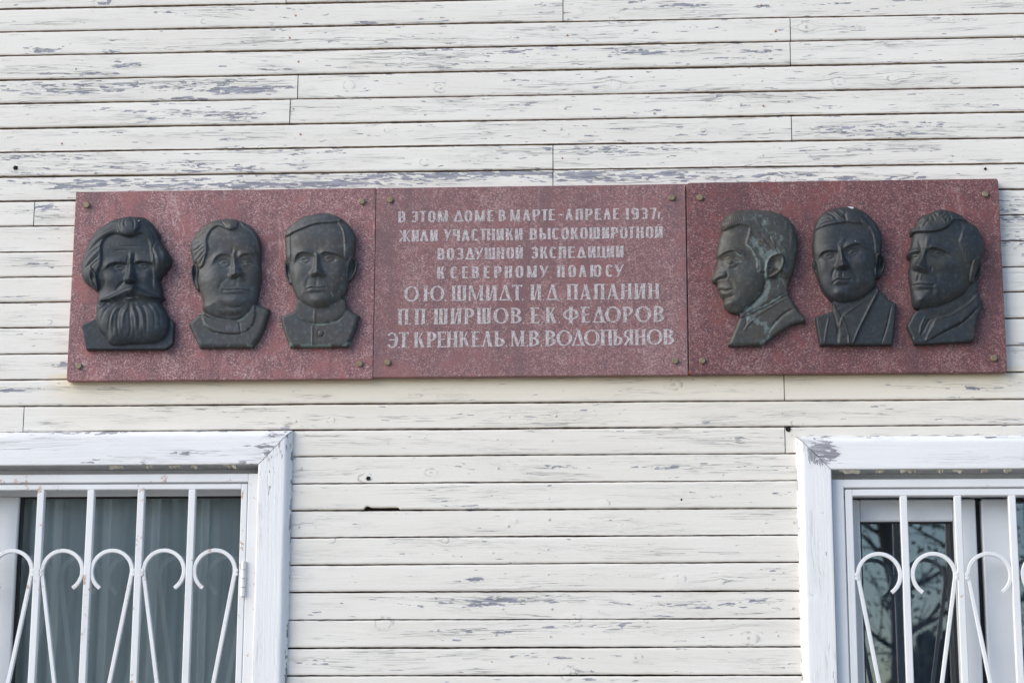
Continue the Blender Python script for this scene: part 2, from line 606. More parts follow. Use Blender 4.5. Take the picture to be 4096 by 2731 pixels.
# worn places: display x, y, half width, half height, amount
WORN = [(240, 6, 26, 9, .9), (95, 118, 40, 8, .75), (260, 120, 40, 6, .5), (390, 27, 40, 6, .6), (560, 15, 200, 14, .25), (1555, 12, 70, 9, .7),
        (700, 60, 260, 14, .25), (1250, 66, 200, 12, .28), (1150, 118, 420, 13, .42), (1490, 119, 90, 10, .75), (1740, 122, 60, 12, .65), (1000, 150, 300, 14, .3),
        (300, 196, 330, 12, .6), (200, 210, 120, 8, .7), (560, 208, 110, 14, .85), (430, 196, 60, 8, .8), (450, 262, 150, 12, .55), (530, 268, 70, 16, .8), (180, 170, 120, 8, .5),
        (420, 230, 60, 10, .7), (300, 150, 60, 8, .6), (640, 160, 90, 8, .5), (100, 360, 120, 14, .5), (380, 385, 320, 20, .45), (540, 388, 90, 14, .6), (650, 345, 300, 12, .4), (1400, 345, 220, 14, .5),
        (1340, 404, 90, 14, .95), (1450, 405, 260, 14, .8), (640, 424, 420, 9, 1.0), (700, 412, 500, 12, .6), (230, 424, 120, 16, .85), (900, 408, 340, 12, .75), (1150, 398, 160, 10, .8),
        (60, 410, 100, 18, .5), (2050, 296, 220, 18, .45), (1930, 296, 70, 12, .6), (1850, 410, 330, 12, .6), (1780, 408, 60, 14, .8), (2000, 345, 250, 10, .3), (2325, 500, 40, 40, .6), (2325, 555, 40, 20, .55),
        (100, 480, 100, 14, .35), (90, 605, 60, 8, .5), (30, 690, 60, 8, .45), (150, 838, 32, 8, .85), (45, 895, 45, 7, .8), (2200, 885, 200, 10, .35),
        (1150, 1379, 190, 10, .72), (1090, 1384, 60, 10, .75), (1110, 1450, 150, 5, .6), (1420, 1437, 160, 7, .45), (1620, 1388, 110, 8, .55), (1740, 1380, 60, 8, .5), (1090, 1168, 30, 6, .7), (1030, 1150, 60, 6, .45),
        (1650, 1072, 120, 8, .42), (1250, 1073, 90, 6, .45), (1100, 1330, 40, 4, .6), (1250, 1510, 250, 5, .4), (1700, 1462, 60, 14, .35), (720, 1400, 60, 14, .3), (730, 1520, 60, 16, .35), (1420, 1560, 100, 5, .5),
        # window casings
        (630, 1036, 30, 22, .8), (660, 1010, 10, 40, .75), (640, 1002, 26, 12, .8), (625, 1100, 12, 60, .5), (575, 1066, 50, 5, .6), (440, 1040, 60, 5, .5), (150, 996, 140, 5, .6), (30, 1002, 60, 5, .6), (620, 1052, 20, 12, .7), (300, 1062, 120, 4, .5),
        (1884, 1030, 24, 18, 1.35), (1866, 1042, 12, 24, 1.35), (1905, 1048, 18, 14, 1.2), (1885, 1060, 14, 12, 1.2), (2050, 1002, 300, 3, .6), (2330, 1004, 90, 4, .7), (2000, 1006, 70, 4, .5)]
KNOTS = [(236, 5, 20), (802, 196, 13), (1012, 204, 13), (503, 211, 9), (975, 373, 10), (1680, 238, 16), (1853, 62, 17), (1925, 187, 13), (2195, 187, 9), (600, 338, 7), (890, 300, 7), (1062, 98, 7),
         (1176, 90, 6), (1645, 373, 9), (1615, 299, 6), (2250, 388, 7), (1785, 414, 14), (1300, 309, 6), (1435, 1208, 7), (1830, 972, 11), (1545, 884, 16), (990, 1085, 12), (1720, 1465, 18), (1560, 1330, 12),
         (1655, 1335, 9), (1310, 1545, 20), (880, 1430, 18), (1320, 1420, 12), (1460, 1510, 12), (2190, 45, 10), (1410, 195, 14), (470, 50, 8), (1330, 30, 10), (2050, 180, 10), (1700, 560, 9), (55, 240, 7), (1490, 640, 10),
         (1390, 1155, 9), (1020, 1240, 10), (1180, 1195, 7), (760, 1240, 9), (1700, 1010, 9), (760, 965, 8), (110, 740, 8), (2320, 880, 8), (840, 1098, 14), (1850, 1370, 10), (930, 140, 8)]


def sstep0(x, a, b):
    t = np.clip((x - a) / (b - a), 0, 1)
    return t * t * (3 - 2 * t)


def fields(X, Z, grain, ry_scale=1.0):
    """wear, knots and the grain coordinate bent round the knots, at wall points"""
    peel = -.10 + .20 * sstep0(Z, 2.5, 3.5) + .05 * np.sin(X * 1.7 + 1.0)
    for (x, y, rx, ry, a) in WORN:
        cx, cz = PD(x, y)
        q = ((X - cx) / (rx / 735.0)) ** 2 + ((Z - cz) / (ry / 735.0)) ** 2
        peel = np.maximum(peel, a * np.exp(-q * .9))
    knot = np.zeros(X.shape)
    gr = grain.copy()
    for (x, y, r) in KNOTS:
        cx, cz = PD(x, y)
        rr = r / 735.0
        dx, dz = (X - cx) * .62, (Z - cz)
        d2 = dx * dx + dz * dz
        near = d2 < (8 * rr) ** 2
        if not near.any():
            continue
        knot = np.maximum(knot, np.clip(1 - np.sqrt(d2) / (1.5 * rr), 0, 1))
        gr = gr - np.where(near, dz * rr * rr * .75 / (d2 + rr * rr * .5), 0)
    return peel, knot, gr


# ------------------------------------------------------------------ ground
gm = NT('ground_gravel')
gp = gm.n('NewGeometry').outputs['Position']
gm.P(Base_Color=gm.mix(gm.step(gm.noise(gp, .8, 6, .6), .4, .6), (.30, .27, .22), (.40, .37, .32)), Roughness=.95)
obj('ground', [(-400, -400, 0), (400, -400, 0), (400, 400, 0), (-400, 400, 0)], [(0, 1, 2, 3)], gm.mat, kind='structure', label='pale gravel ground in front of the wooden house')

# ------------------------------------------------------------------ the house
house = thing('wooden_house', 'wooden house wall of weathered white horizontal planks with peeling paint, behind the granite plaque', 'house', (0, 0, 0))

# left window
lx0 = .5 * (P(1172, 1719, -.004)[0] + P(1148, 2731, -.004)[0])
lxi = .5 * (P(1035, 1854, -.028)[0] + P(1005, 2731, -.028)[0])
lzo = .5 * (P(300, 1727, -.004)[1] + P(1100, 1720, -.004)[1])
lzi = .5 * (P(200, 1860, -.028)[1] + P(1000, 1855, -.028)[1])
# right window
rx0 = .5 * (P(3186, 1742, -.004)[0] + P(3204, 2731, -.004)[0])
rxi = .5 * (P(3327, 1874, -.028)[0] + P(3348, 2731, -.028)[0])
rzo = .5 * (P(3300, 1742, -.004)[1] + P(4080, 1742, -.004)[1])
rzi = .5 * (P(3400, 1874, -.028)[1] + P(4080, 1874, -.028)[1])
WID = 1.52
WINS = [dict(x0=float(lx0) - WID, x1=float(lx0), zt=float(lzo), w=float(lx0 - lxi), wt=float(lzo - lzi), zb=.86),
        dict(x0=float(rx0), x1=float(rx0) + WID, zt=float(rzo), w=float(rxi - rx0), wt=float(rzo - rzi), zb=.86)]

FX0, FX1 = -1.85, 1.75
XW = 5.2


def wall():
    V, FQ, MI, WC, PE, KN, ST = [], [], [], [], [], [], []
    base = 0
    tx0 = 1.47
    for r in range(len(GAPS) - 1):
        up, lo = GAPS[r], GAPS[r + 1]
        zmid = .5 * (up[1] + lo[1])
        spans = [(-XW, XW)]
        for wdw in WINS:
            a, b = wdw['x0'] + wdw['w'] - .03, wdw['x1'] - wdw['w'] + .03
            zt, zb = wdw['zt'] - wdw['wt'] + .005, wdw['zb']
            if lo[1] < zt and up[1] > zb:
                ns = []
                for (s, e) in spans:
                    if a > s and b < e:
                        ns += [(s, a), (b, e)]
                    else:
                        ns.append((s, e))
                spans = ns
        cuts = [jx for (jx, jz) in JOINTS if lo[0] * jx + lo[1] < jz < up[0] * jx + up[1]]
        if not cuts:
            cuts = []
        if zmid > 4.0 or zmid < 1.7:
            cuts = [rng.uniform(-4, 4)]
        segs = []
        for s, e in spans:
            pts = [s] + sorted(c for c in cuts if s + .1 < c < e - .1) + [e]
            for a, b in zip(pts[:-1], pts[1:]):
                segs.append((a + (.0012 if a != s else 0), b - (.0012 if b != e else 0)))
        vis = 1.70 < zmid < 4.02
        gap_u = rng.uniform(.0016, .0026)
        gap_l = rng.uniform(.0016, .0027) + (.0013 if zmid > 3.25 else 0)
        ph = rng.uniform(0, 6.28, 12)
        for (a, b) in segs:
            if vis:
                xs = [np.array([a])] if a < FX0 else []
                fa, fb = max(a, FX0), min(b, FX1)
                if fb > fa:
                    xs.append(np.linspace(fa, fb, max(2, int((fb - fa) / .006))))
                if b > FX1:
                    xs.append(np.array([b]))
                xs = np.unique(np.concatenate(xs)) if xs else np.array([a, b])
                nz = 14
            else:
                xs = np.array([a, b])
                nz = 2
            if len(xs) < 2:
                xs = np.array([a, b])
            seed = rng.uniform(0, 40)
            n = len(xs)

            def wob(k):
                w = np.zeros(n)
                for i, fq in enumerate((2.1, 5.7, 13., 31., 77., 160.)):
                    w += np.sin(xs * fq + ph[i] + k * 2.1) * (.0009, .0006, .0005, .0004, .00035, .0003)[i]
                return w
            zu = up[0] * xs + up[1] - gap_u + wob(0) * .5
            zl = lo[0] * xs + lo[1] + gap_l + wob(1) * .5
            if vis and a < -.4 < b:                      # broken notch in one plank
                sx0, sz0 = PD(838, 1166)
                sx1, _ = PD(915, 1166)
                if abs(lo[0] * sx0 + lo[1] - sz0) < .015:
                    inn = (xs > sx0) & (xs < sx1)
                    zl = zl + np.where(inn, .0055 + .004 * np.exp(-((xs - sx0 - .008) / .008) ** 2), 0)
            tz = np.linspace(0, 1, nz)
            bz = .0013
            dy, tilt, cup = rng.uniform(-.0012, .0012), rng.uniform(-.0012, .0012), rng.uniform(-.0008, .001)
            rows = []
            rows.append((np.full(n, .017), zl))
            rows.append((np.full(n, bz), zl))
            for t in tz:
                z = (zl + bz) * (1 - t) + (zu - bz) * t
                rows.append((np.full(n, dy + tilt * (t - .5) + cup * (4 * (t - .5) ** 2 - .5)), z))
            rows.append((np.full(n, bz), zu))
            rows.append((np.full(n, .017), zu))
            Y = np.array([q[0] for q in rows])
            Z = np.array([q[1] for q in rows])
            Xg = np.repeat(xs[None], len(rows), 0)
            gq = Z - zmid
            if vis:
                pe, kn, gr = fields(Xg, Z, gq)
                wav = np.sin(Xg * rng.uniform(1, 2.5) + ph[3]) * .010 + np.sin(Xg * rng.uniform(3, 6) + ph[4]) * .004
                gr = gr + wav
                # yellower tint below the slab, strongest at its edge and fading downwards
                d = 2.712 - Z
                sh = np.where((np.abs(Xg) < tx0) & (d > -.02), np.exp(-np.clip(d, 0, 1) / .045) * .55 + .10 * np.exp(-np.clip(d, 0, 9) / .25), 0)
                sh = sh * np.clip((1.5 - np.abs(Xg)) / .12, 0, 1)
            else:
                pe, kn, gr, sh = np.full(Xg.shape, .15), np.zeros(Xg.shape), gq, np.zeros(Xg.shape)
            nr = len(rows)
            V.append(np.stack([Xg, Y, Z], -1).reshape(-1, 3))
            WC.append(np.stack([Xg, gr, np.full(Xg.shape, seed)], -1).reshape(-1, 3))
            PE.append(pe.ravel())
            KN.append(kn.ravel())
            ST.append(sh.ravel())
            i, j = np.meshgrid(np.arange(n - 1), np.arange(nr - 1))
            q = np.stack([j * n + i, j * n + i + 1, (j + 1) * n + i + 1, (j + 1) * n + i], -1).reshape(-1, 4) + base
            FQ.append(q)
            mi = np.zeros((nr - 1, n - 1), int)
            mi[0] = 1
            MI.append(mi.ravel())
            base += n * nr
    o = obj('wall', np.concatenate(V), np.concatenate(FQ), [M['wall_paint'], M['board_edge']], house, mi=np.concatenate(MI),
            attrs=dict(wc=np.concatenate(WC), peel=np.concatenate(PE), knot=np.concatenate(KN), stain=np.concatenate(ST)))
    return o


wall_o = wall()

# sheathing behind the planks, with the two openings
sh = MB()
w0, w1 = WINS
o0 = (w0['x0'] + w0['w'], w0['x1'] - w0['w'], w0['zb'], w0['zt'] - w0['wt'])
o1 = (w1['x0'] + w1['w'], w1['x1'] - w1['w'], w1['zb'], w1['zt'] - w1['wt'])
zt_ = max(o0[3], o1[3]) + .016
sh.box(-XW, XW, .018, .13, zt_, 5.75)
sh.box(-XW, o0[0] - .014, .018, .13, .6, zt_)
sh.box(o0[1] + .014, o1[0] - .014, .018, .13, .6, zt_)
sh.box(o1[1] + .014, XW, .018, .13, .6, zt_)
sh.box(o0[0] - .014, o0[1] + .014, .018, .13, .6, .78)
sh.box(o1[0] - .014, o1[1] + .014, .018, .13, .6, .78)
sh.build('sheathing', M['dark_gap'], house)

mb = MB()
mb.box(-XW - .05, XW + .05, -.05, 7.0, 0, .6, .01)
mb.build('plinth', M['plinth'], house)
mb = MB()
mb.box(-XW, -XW + .15, .14, 7.0, .6, 5.75)
mb.box(XW - .15, XW, .14, 7.0, .6, 5.75)
mb.box(-XW, XW, 6.85, 7.0, .602, 5.74)
mb.build('side_wall', M['nail_paint'], house)
mb = MB()
mb.add([(-XW - .3, -.5, 5.6), (XW + .3, -.5, 5.6), (XW + .3, 3.5, 8.2), (-XW - .3, 3.5, 8.2), (XW + .3, 7.5, 5.6), (-XW - .3, 7.5, 5.6),
        (-XW - .3, -.5, 5.72), (XW + .3, -.5, 5.72), (XW + .3, 3.5, 8.32), (-XW - .3, 3.5, 8.32), (XW + .3, 7.5, 5.72), (-XW - .3, 7.5, 5.72)],
       [(0, 1, 2, 3), (3, 2, 4, 5), (6, 7, 8, 9), (9, 8, 10, 11), (0, 1, 7, 6), (4, 5, 11, 10), (0, 6, 9, 3), (3, 9, 11, 5), (1, 7, 8, 2), (2, 8, 10, 4)])
mb.build('roof', M['roof'], house)
# rooms
mb = MB()
for (a, b, zb, zt) in (o0, o1):
    x0, x1, y0, y1, z0, z1 = a - .7, b + .5, .135, 2.6, .62, zt + .5
    v = [(x, y, z) for x in (x0, x1) for y in (y0, y1) for z in (z0, z1)]
    mb.add(v, [(0, 1, 3, 2), (4, 6, 7, 5), (2, 3, 7, 6), (0, 2, 6, 4), (1, 5, 7, 3)])
mb.build('interior_wall', M['interior'], house, fix=False)

# nails, and black discs painted for the shade inside holes in the planks
mb = MB()
for r in range(len(GAPS) - 1):
    up, lo = GAPS[r], GAPS[r + 1]
    zm = .5 * (up[1] + lo[1])
    if not 1.75 < zm < 4.0:
        continue
    cols = [(130, 25), (655, 25), (1300, 12), (1785, 30)] if zm > 2.62 else [(1145, 30), (1268, 10), (1790, 25), (690, 10)]
    for cx, jit in cols:
        if random.random() < .12:
            continue
        x, _ = PD(cx + random.uniform(-jit, jit), 784)
        x = float(x)
        z = zm + .5 * (up[0] + lo[0]) * x + random.uniform(-.012, .014)
        if any(w['x0'] - .01 < x < w['x1'] + .01 and z < w['zt'] + .01 for w in WINS):
            continue
        if abs(x) < 1.47 and 2.69 < z < 3.33:
            continue
        mb.disc((x, .0005, z), random.uniform(.0024, .0036), .0022, 10, .0008, 0 if (zm > 2.7 and random.random() < .62) else 1)
mb.build('nail_heads', [M['rust'], M['nail_paint']], house)['kind'] = 'stuff'
mb = MB()
for (x, y, r) in ((846, 1098, .0065), (36, 386, .0075), (1810, 985, .008), (1565, 1147, .003), (2263, 388, .004)):
    X, Z = PD(x, y)
    n = 12
    mb.prism([(float(X) + r * (1 + .18 * math.sin(i * 2.6 + x)) * math.cos(6.283 * i / n), float(Z) + r * (1 + .15 * math.cos(i * 1.9 + x)) * math.sin(6.283 * i / n)) for i in range(n)], .004, -.0016)
mb.build('knot_hole_shade', M['hole'], house)['kind'] = 'stuff'


# ---- windows
def casing(name, parent, lenfun, prof, horizontal, wn_, seed, n):
    """mitred board: prof = [(u, y)] from the outer edge to the inner one, lenfun(u) -> (start, end)"""
    us = np.array([p[0] for p in prof])
    ys = np.array([p[1] for p in prof])
    ss = np.linspace(0, 1, n)
    A = np.array([lenfun(u)[0] for u in us])
    B = np.array([lenfun(u)[1] for u in us])
    Lc = A[:, None] * (1 - ss) + B[:, None] * ss
    Uc = np.repeat(us[:, None], n, 1)
    Yc = np.repeat(ys[:, None], n, 1)
    if horizontal:
        X, Z = Lc, wn_['zt'] - Uc
    else:
        X, Z = (wn_['x1'] - Uc if horizontal is None else wn_['x0'] + Uc), Lc
    rough = (np.sin(Lc * 9 + seed) + np.sin(Lc * 23 + 2 * seed)) * .0003
    Yc = Yc + np.where(Uc > 0, rough * .5, 0)
    Kd, kn, gr = fields(X, Z, Uc.copy())
    edge = np.exp(-((Uc - .001) / .0035) ** 2) * .62
    pe = np.maximum(Kd, edge)
    wav = np.sin(Lc * 2.3 + seed) * .006
    q = n
    i, j = np.meshgrid(np.arange(n - 1), np.arange(len(us) - 1))
    fq = np.stack([j * q + i, j * q + i + 1, (j + 1) * q + i + 1, (j + 1) * q + i], -1).reshape(-1, 4)
    if horizontal is None:
        pass
    fq = fq if horizontal is False else fq[:, ::-1]
    wc = np.stack([Lc, gr * .8 + wav, np.full(Lc.shape, seed)], -1).reshape(-1, 3)
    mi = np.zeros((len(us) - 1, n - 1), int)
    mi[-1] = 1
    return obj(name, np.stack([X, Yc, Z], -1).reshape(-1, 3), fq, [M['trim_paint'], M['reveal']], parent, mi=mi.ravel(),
               attrs=dict(wc=wc, peel=pe.ravel(), knot=kn.ravel(), stain=np.zeros(Lc.size)))


def profile(w):
    p = [(0.0, .002), (.0006, -.004), (.003, -.011), (.008, -.019), (.014, -.025), (.019, -.0275)]
    p += [(u, -.028) for u in np.linspace(.022, w - .0025, 16)]
    p += [(w - .0008, -.0275), (w, -.0255), (w, .03)]
    return p


def window(k, wn_, label):
    wi = part('window', house, label=label)
    x0, x1, zt, zb, w, wt = wn_['x0'], wn_['x1'], wn_['zt'], wn_['zb'], wn_['w'], wn_['wt']
    r = wt / w
    pv = profile(w)
    casing('head_casing', wi, lambda u: (x0 + u / r, x1 - u / r), profile(wt), True, wn_, 3.1 + k * 11, 300)
    casing('side_casing', wi, lambda u: (zb - .05, zt - u * r - .0022), pv, False, wn_, 7.7 + k * 11, 260)
    casing('side_casing', wi, lambda u: (zb - .05, zt - u * r - .0022), pv, None, wn_, 5.2 + k * 11, 260)
    a, b, t = x0 + w, x1 - w, zt - wt
    q = MB()
    q.box(x0 - .04, x1 + .04, -.075, .13, zb - .09, zb - .0505, .004)
    q.build('sill', M['trim_plain'], wi)
    q = MB()
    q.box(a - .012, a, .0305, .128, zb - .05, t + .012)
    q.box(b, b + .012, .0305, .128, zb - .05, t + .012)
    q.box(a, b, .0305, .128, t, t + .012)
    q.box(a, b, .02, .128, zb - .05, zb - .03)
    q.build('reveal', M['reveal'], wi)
    # loose paint hanging under the head
    q = MB()
    rr = random.Random(k + 3)
    lst = [(390, 26), (440, 14), (515, 28), (255, 30), (340, 12)] if k == 0 else [(1925, 46), (2010, 18), (2065, 34), (2150, 14), (2185, 22), (2250, 16), (2300, 20)]
    for (px, ln) in lst:
        X, _ = PD(px, 1075)
        X = float(X)
        L = ln / 735.0
        n = 6
        top = [(X + L * i / n, -.021 + rr.uniform(-.002, .002), t - .0006) for i in range(n + 1)]
        bot = [(X + L * i / n + rr.uniform(-.002, .002), -.012 + rr.uniform(-.004, .004), t - rr.uniform(.003, .013)) for i in range(n + 1)]
        q.add(top + bot, [(i, i + 1, n + 2 + i, n + 1 + i) for i in range(n)])
    q.build('paint_flakes', M['flake'], wi, fix=False)['kind'] = 'stuff'
    return wi, a, b, t, zb - .03


M['trim_plain'] = plain('plain_white_paint', (.78, .79, .80), .55, var=.08, vscale=12)
wiL, aL, bL, tL, zL = window(0, w0, 'left window with white peeling wooden casing')
wiR, aR, bR, tR, zR = window(1, w1, 'right window with white casing bared to grey wood at its mitred corner')


def X_(pts, Y):
    return float(np.mean([P(px, py, Y)[0] for px, py in pts]))


def Z_(pts, Y):
    return float(np.mean([P(px, py, Y)[1] for px, py in pts]))


def frame(q, x0, x1, z0, z1, y0, y1, wl, wr, wt, wb, bev=.002, mi=0):
    q.box(x0, x0 + wl, y0, y1, z0, z1, bev, mi)
    q.box(x1 - wr, x1, y0, y1, z0, z1, bev, mi)
    q.box(x0 + wl - .0005, x1 - wr + .0005, y0 + .0004, y1 - .0004, z1 - wt, z1, bev, mi)
    q.box(x0 + wl - .0005, x1 - wr + .0005, y0 + .0004, y1 - .0004, z0, z0 + wb, bev, mi)


YF = .075                                     # front of the plastic frames
# left window: one fixed pane right of a mullion
pl = X_([(92, 1990), (48, 2725)], YF)
pt = Z_([(300, 1984), (900, 1980)], YF)
q = MB()
frame(q, aL, bL, zL, tL, YF + .002, .128, .05, .040, tL - pt, .06)
q.box(pl - .011 - .085, pl - .011, YF, .127, zL + .05, pt - .0006, .003)
q.build('sash_frame', M['pvc'], wiL)
q = MB()
for (u0, u1) in ((pl - .011, bL - .040), (aL + .05, pl - .096)):
    frame(q, u0, u1, zL + .06, pt, YF + .016, .1, .011 if u0 > aL + .06 else .004, .004, .006, .004, .0)
q.build('gasket', M['gasket'], wiL)
q = MB()
q.box(pl - .002, bL - .042, YF + .022, YF + .026, zL + .062, pt - .004)
q.box(aL + .052, pl - .099, YF + .022, YF + .026, zL + .062, pt - .004)
q.build('pane', M['glass'], wiL)

# right window: opening sash, gap, mullion and a second pane
sx0 = X_([(3439, 2084), (3462, 2725)], YF)
sx1 = X_([(3810, 2084), (3844, 2725)], YF)
sx2 = X_([(3900, 2010), (3934, 2725)], YF)
sx3 = X_([(3927, 2010), (3953, 2725)], YF)
sx4 = X_([(4064, 2010), (4090, 2725)], YF)
st = Z_([(3450, 2084), (3800, 2084)], YF)
so = Z_([(3420, 1996), (3880, 1996)], YF)
q = MB()
frame(q, aR + .004, sx2, zR + .03, so, YF, .12, sx0 - aR - .004, sx2 - sx1, so - st, .085, .004)
q.build('sash_frame', M['pvc'], wiR)
q = MB()
frame(q, aR, bR, zR, tR, YF + .006, .127, .003, .05, max(.012, tR - so - .006), .028, .001)
q.box(sx3, sx4, YF - .004, .126, zR + .028, so - .0005, .004)
q.build('fixed_frame', M['pvc'], wiR)
q = MB()
frame(q, sx0 - .001, sx1 + .001, zR + .115, st + .001, YF + .014, .1, .006, .007, .006, .004, 0)
frame(q, sx4, bR - .05, zR + .03, so, YF + .014, .1, .004, .004, .006, .004, 0)
q.box(sx2 + .0006, sx3 - .0006, YF + .03, .125, zR + .03, so)
q.build('gasket', M['gasket'], wiR)
q = MB()
q.box(sx0 + .004, sx1 - .005, YF + .02, YF + .024, zR + .118, st - .004)
q.box(sx4 + .003, bR - .053, YF + .02, YF + .024, zR + .032, so - .005)
q.build('pane', M['glass'], wiR)


def curtain(x0, x1, z0, z1, y, amp, per, mat, name, label, seed):
    n = int((x1 - x0) / .006)
    xs = np.linspace(x0, x1, n)
    rr = np.random.default_rng(seed)
    ph = rr.uniform(0, 6.28, 6)
    zs = np.linspace(z0, z1, 12)
    Xg, Zg = np.meshgrid(xs, zs)
    fl = 0
    for i, (f_, a_) in enumerate(((1, 1.), (1.73, .7), (.41, .8), (3.1, .25))):
        fl = fl + a_ * np.sin(6.283 * Xg / per * f_ + ph[i] + .35 * np.sin(Zg * 1.3 + ph[5]))
    Y = y + amp * fl
    i, j = np.meshgrid(np.arange(n - 1), np.arange(len(zs) - 1))
    fq = np.stack([j * n + i, j * n + i + 1, (j + 1) * n + i + 1, (j + 1) * n + i], -1).reshape(-1, 4)
    return obj(name, np.stack([Xg, Y, Zg], -1).reshape(-1, 3), fq, mat, smooth=True, label=label, cat='curtain')


curtain(aL - .1, bL + .1, .75, tL + .06, .145, .008, .085, M['curtain'], 'curtain', 'pale grey green sheer curtain hanging behind the left window pane', 1)
curtain(aR - .1, bR + .1, .75, tR + .06, .30, .012, .13, M['curtain_sky_tint'], 'curtain', 'curtain hanging behind the right window pane, its cloth tinted blue-grey for the mirrored sky', 2)


# ------------------------------------------------------------------ window grilles
def grille(k, a, b, t, zb, bars, hooks, cz, rad, lab, ox, oy, sc, fr):
    root = thing('window_grille', lab, 'window grille', (.5 * (a + b), .01, zb), group='white iron grilles over the windows')
    yf, yb = -.004, .018
    irn = M['iron_rusty'] if k == 0 else M['iron']
    zo1, zo0, zi1, zi0 = fr['zo1'], fr['zo0'], fr['zi1'], fr['zi0']
    q = MB()
    frame(q, a + .002, b - .002, zb + .01, zo1, yf, yb, fr['wo'], fr['wo'], zo1 - zo0, .025, .0022)
    q.build('fixed_frame', irn, root)
    q = MB()
    frame(q, fr['xi0'], fr['xi1'], zb + .04, zi1, yf + .001, yb - .001, fr['wi'], fr['wi'], zi1 - zi0, .022, .0022)
    q.build('gate_frame', irn, root)
    for x in bars:
        q = MB()
        q.box(x - .0105, x + .0105, yf - .001, yb - .003, zb + .0625, zi0 - .0004, .002)
        n_ = q.v
        q.build('bar', irn, root)
    for (cx, s) in hooks:
        ang = np.radians(np.linspace(188, -56, 40))
        arc = [(cx + s * rad * math.cos(t_), cz + rad * math.sin(t_)) for t_ in ang]
        x_s, z_s = arc[0]
        Ln = .80
        leg = [(x_s + s * .165 * Ln * u, z_s - Ln * u) for u in np.linspace(1, 0.03, 14)]
        pa = np.array(leg + arc)
        q = MB()
        q.ribbon(pa, .0115, yf + .001, yf + .012)
        # weld beads
        for zz in (cz + .001, cz - .010):
            q.disc((cx - s * (rad + .004), yf + .002, zz), .0065, .003, 8, .0015)
        q.build('scroll', irn, root)
    q = MB()
    hx = fr['hx']
    for i in range(4):
        q.tube([(hx, yf - .004, fr['hz'] - .052 + i * .026 + .001), (hx, yf - .004, fr['hz'] - .052 + (i + 1) * .026 - .001)], [.0075, .0075], 10)
    q.build('hinge', irn, root)
    return root


def cropL(x, y, Y=0.0):
    return P(x * .72142, 1600 + y * .72142, Y)


def cropR(x, y, Y=0.0):
    return P(3000 + x * .68931, 1650 + y * .68931, Y)


def crX(fn, pts):
    return float(np.mean([fn(*p)[0] for p in pts]))


barsL = [crX(cropL, [(u, 497), (v, 1568)]) for u, v in ((230, 175), (504, 460), (786, 740), (1067, 1029))]
stepL = (barsL[3] - barsL[0]) / 3
xi1 = crX(cropL, [(1370, 480), (1345, 1568)])
barsL = [barsL[0] - stepL * i for i in range(1, 5)] + barsL
cLz = float(cropL(700, 946)[1])
rL = float(cropL(908 + 112, 945)[0] - cropL(908, 945)[0])
hk = [(crX(cropL, [(x, 945)]), s) for x, s in ((345, 1), (620, -1), (908, 1), (1190, -1), (65, -1))]
h0 = hk[4][0]
hk += [(h0 - stepL * i, 1 if i % 2 else -1) for i in range(1, 4)]
xo1 = crX(cropL, [(1420, 460), (1395, 1568)])
grille(0, aL, bL, tL, zL, [x for x in barsL if x > aL + .07], [h for h in hk if h[0] - rL > aL + .06], cLz, rL,
       'white iron grille over the left window, hinged at its right edge, rusty on top', 0, 0, 1,
       dict(zo1=float(cropL(700, 411)[1]), zo0=float(cropL(700, 457)[1]), zi1=float(cropL(700, 467)[1]), zi0=float(cropL(700, 496)[1]),
            wo=bL - .002 - crX(cropL, [(1374, 460), (1347, 1568)]), xi0=aL + .055, xi1=xi1, wi=xi1 - crX(cropL, [(1335, 500), (1309, 1568)]),
            hx=float(cropL(1352, 990)[0]), hz=float(cropL(1352, 990)[1])))
barsR = [crX(cropR, [(u, 490), (v, 1568)]) for u, v in ((883, 936), (1201, 1252))]
stepR = barsR[1] - barsR[0]
barsR = [barsR[0] + stepR * i for i in range(0, 5)]
cRz = float(cropR(900, 940)[1])
rR = float(cropR(750 + 123, 940)[0] - cropR(750, 940)[0])
hk = [(crX(cropR, [(x, 940)]), s) for x, s in ((750, 1), (1068, -1), (1390, 1))]
hk += [(hk[2][0] + stepR * i, -1 if i % 2 else 1) for i in range(1, 4)]
xi0 = crX(cropR, [(548, 480), (590, 1568)])
grille(1, aR, bR, tR, zR, [x for x in barsR if x < bR - .07], [h for h in hk if h[0] + rR < bR - .06], cRz, rR,
       'clean white iron grille over the right window, beside the mullion with the open black gap', 0, 0, 1,
       dict(zo1=float(cropR(900, 386)[1]), zo0=float(cropR(900, 434)[1]), zi1=float(cropR(900, 444)[1]), zi0=float(cropR(900, 482)[1]),
            wo=crX(cropR, [(540, 470), (582, 1568)]) - aR - .002, xi0=xi0, xi1=bR - .055, wi=crX(cropR, [(598, 500), (626, 1568)]) - xi0,
            hx=bR - .054, hz=float(cropR(900, 1000)[1])))


# ------------------------------------------------------------------ granite slabs
SB, SF = -.004, -.030                         # back and front of the slabs
ztop = float(np.mean([PD(x, y, SF)[1] for x, y in ((173, 442), (860, 432), (1570, 421), (2291, 411))]))
zbot = float(np.mean([PD(x, y, SF)[1] for x, y in ((156, 873), (855, 866), (1580, 859), (2315, 855))]))
xs_ = [float(np.mean([PD(*p, SF)[0] for p in pp])) for pp in (((173, 442), (154, 873)), ((863, 432), (858, 866)), ((1575, 421), (1582, 859)), ((2291, 411), (2315, 855)))]


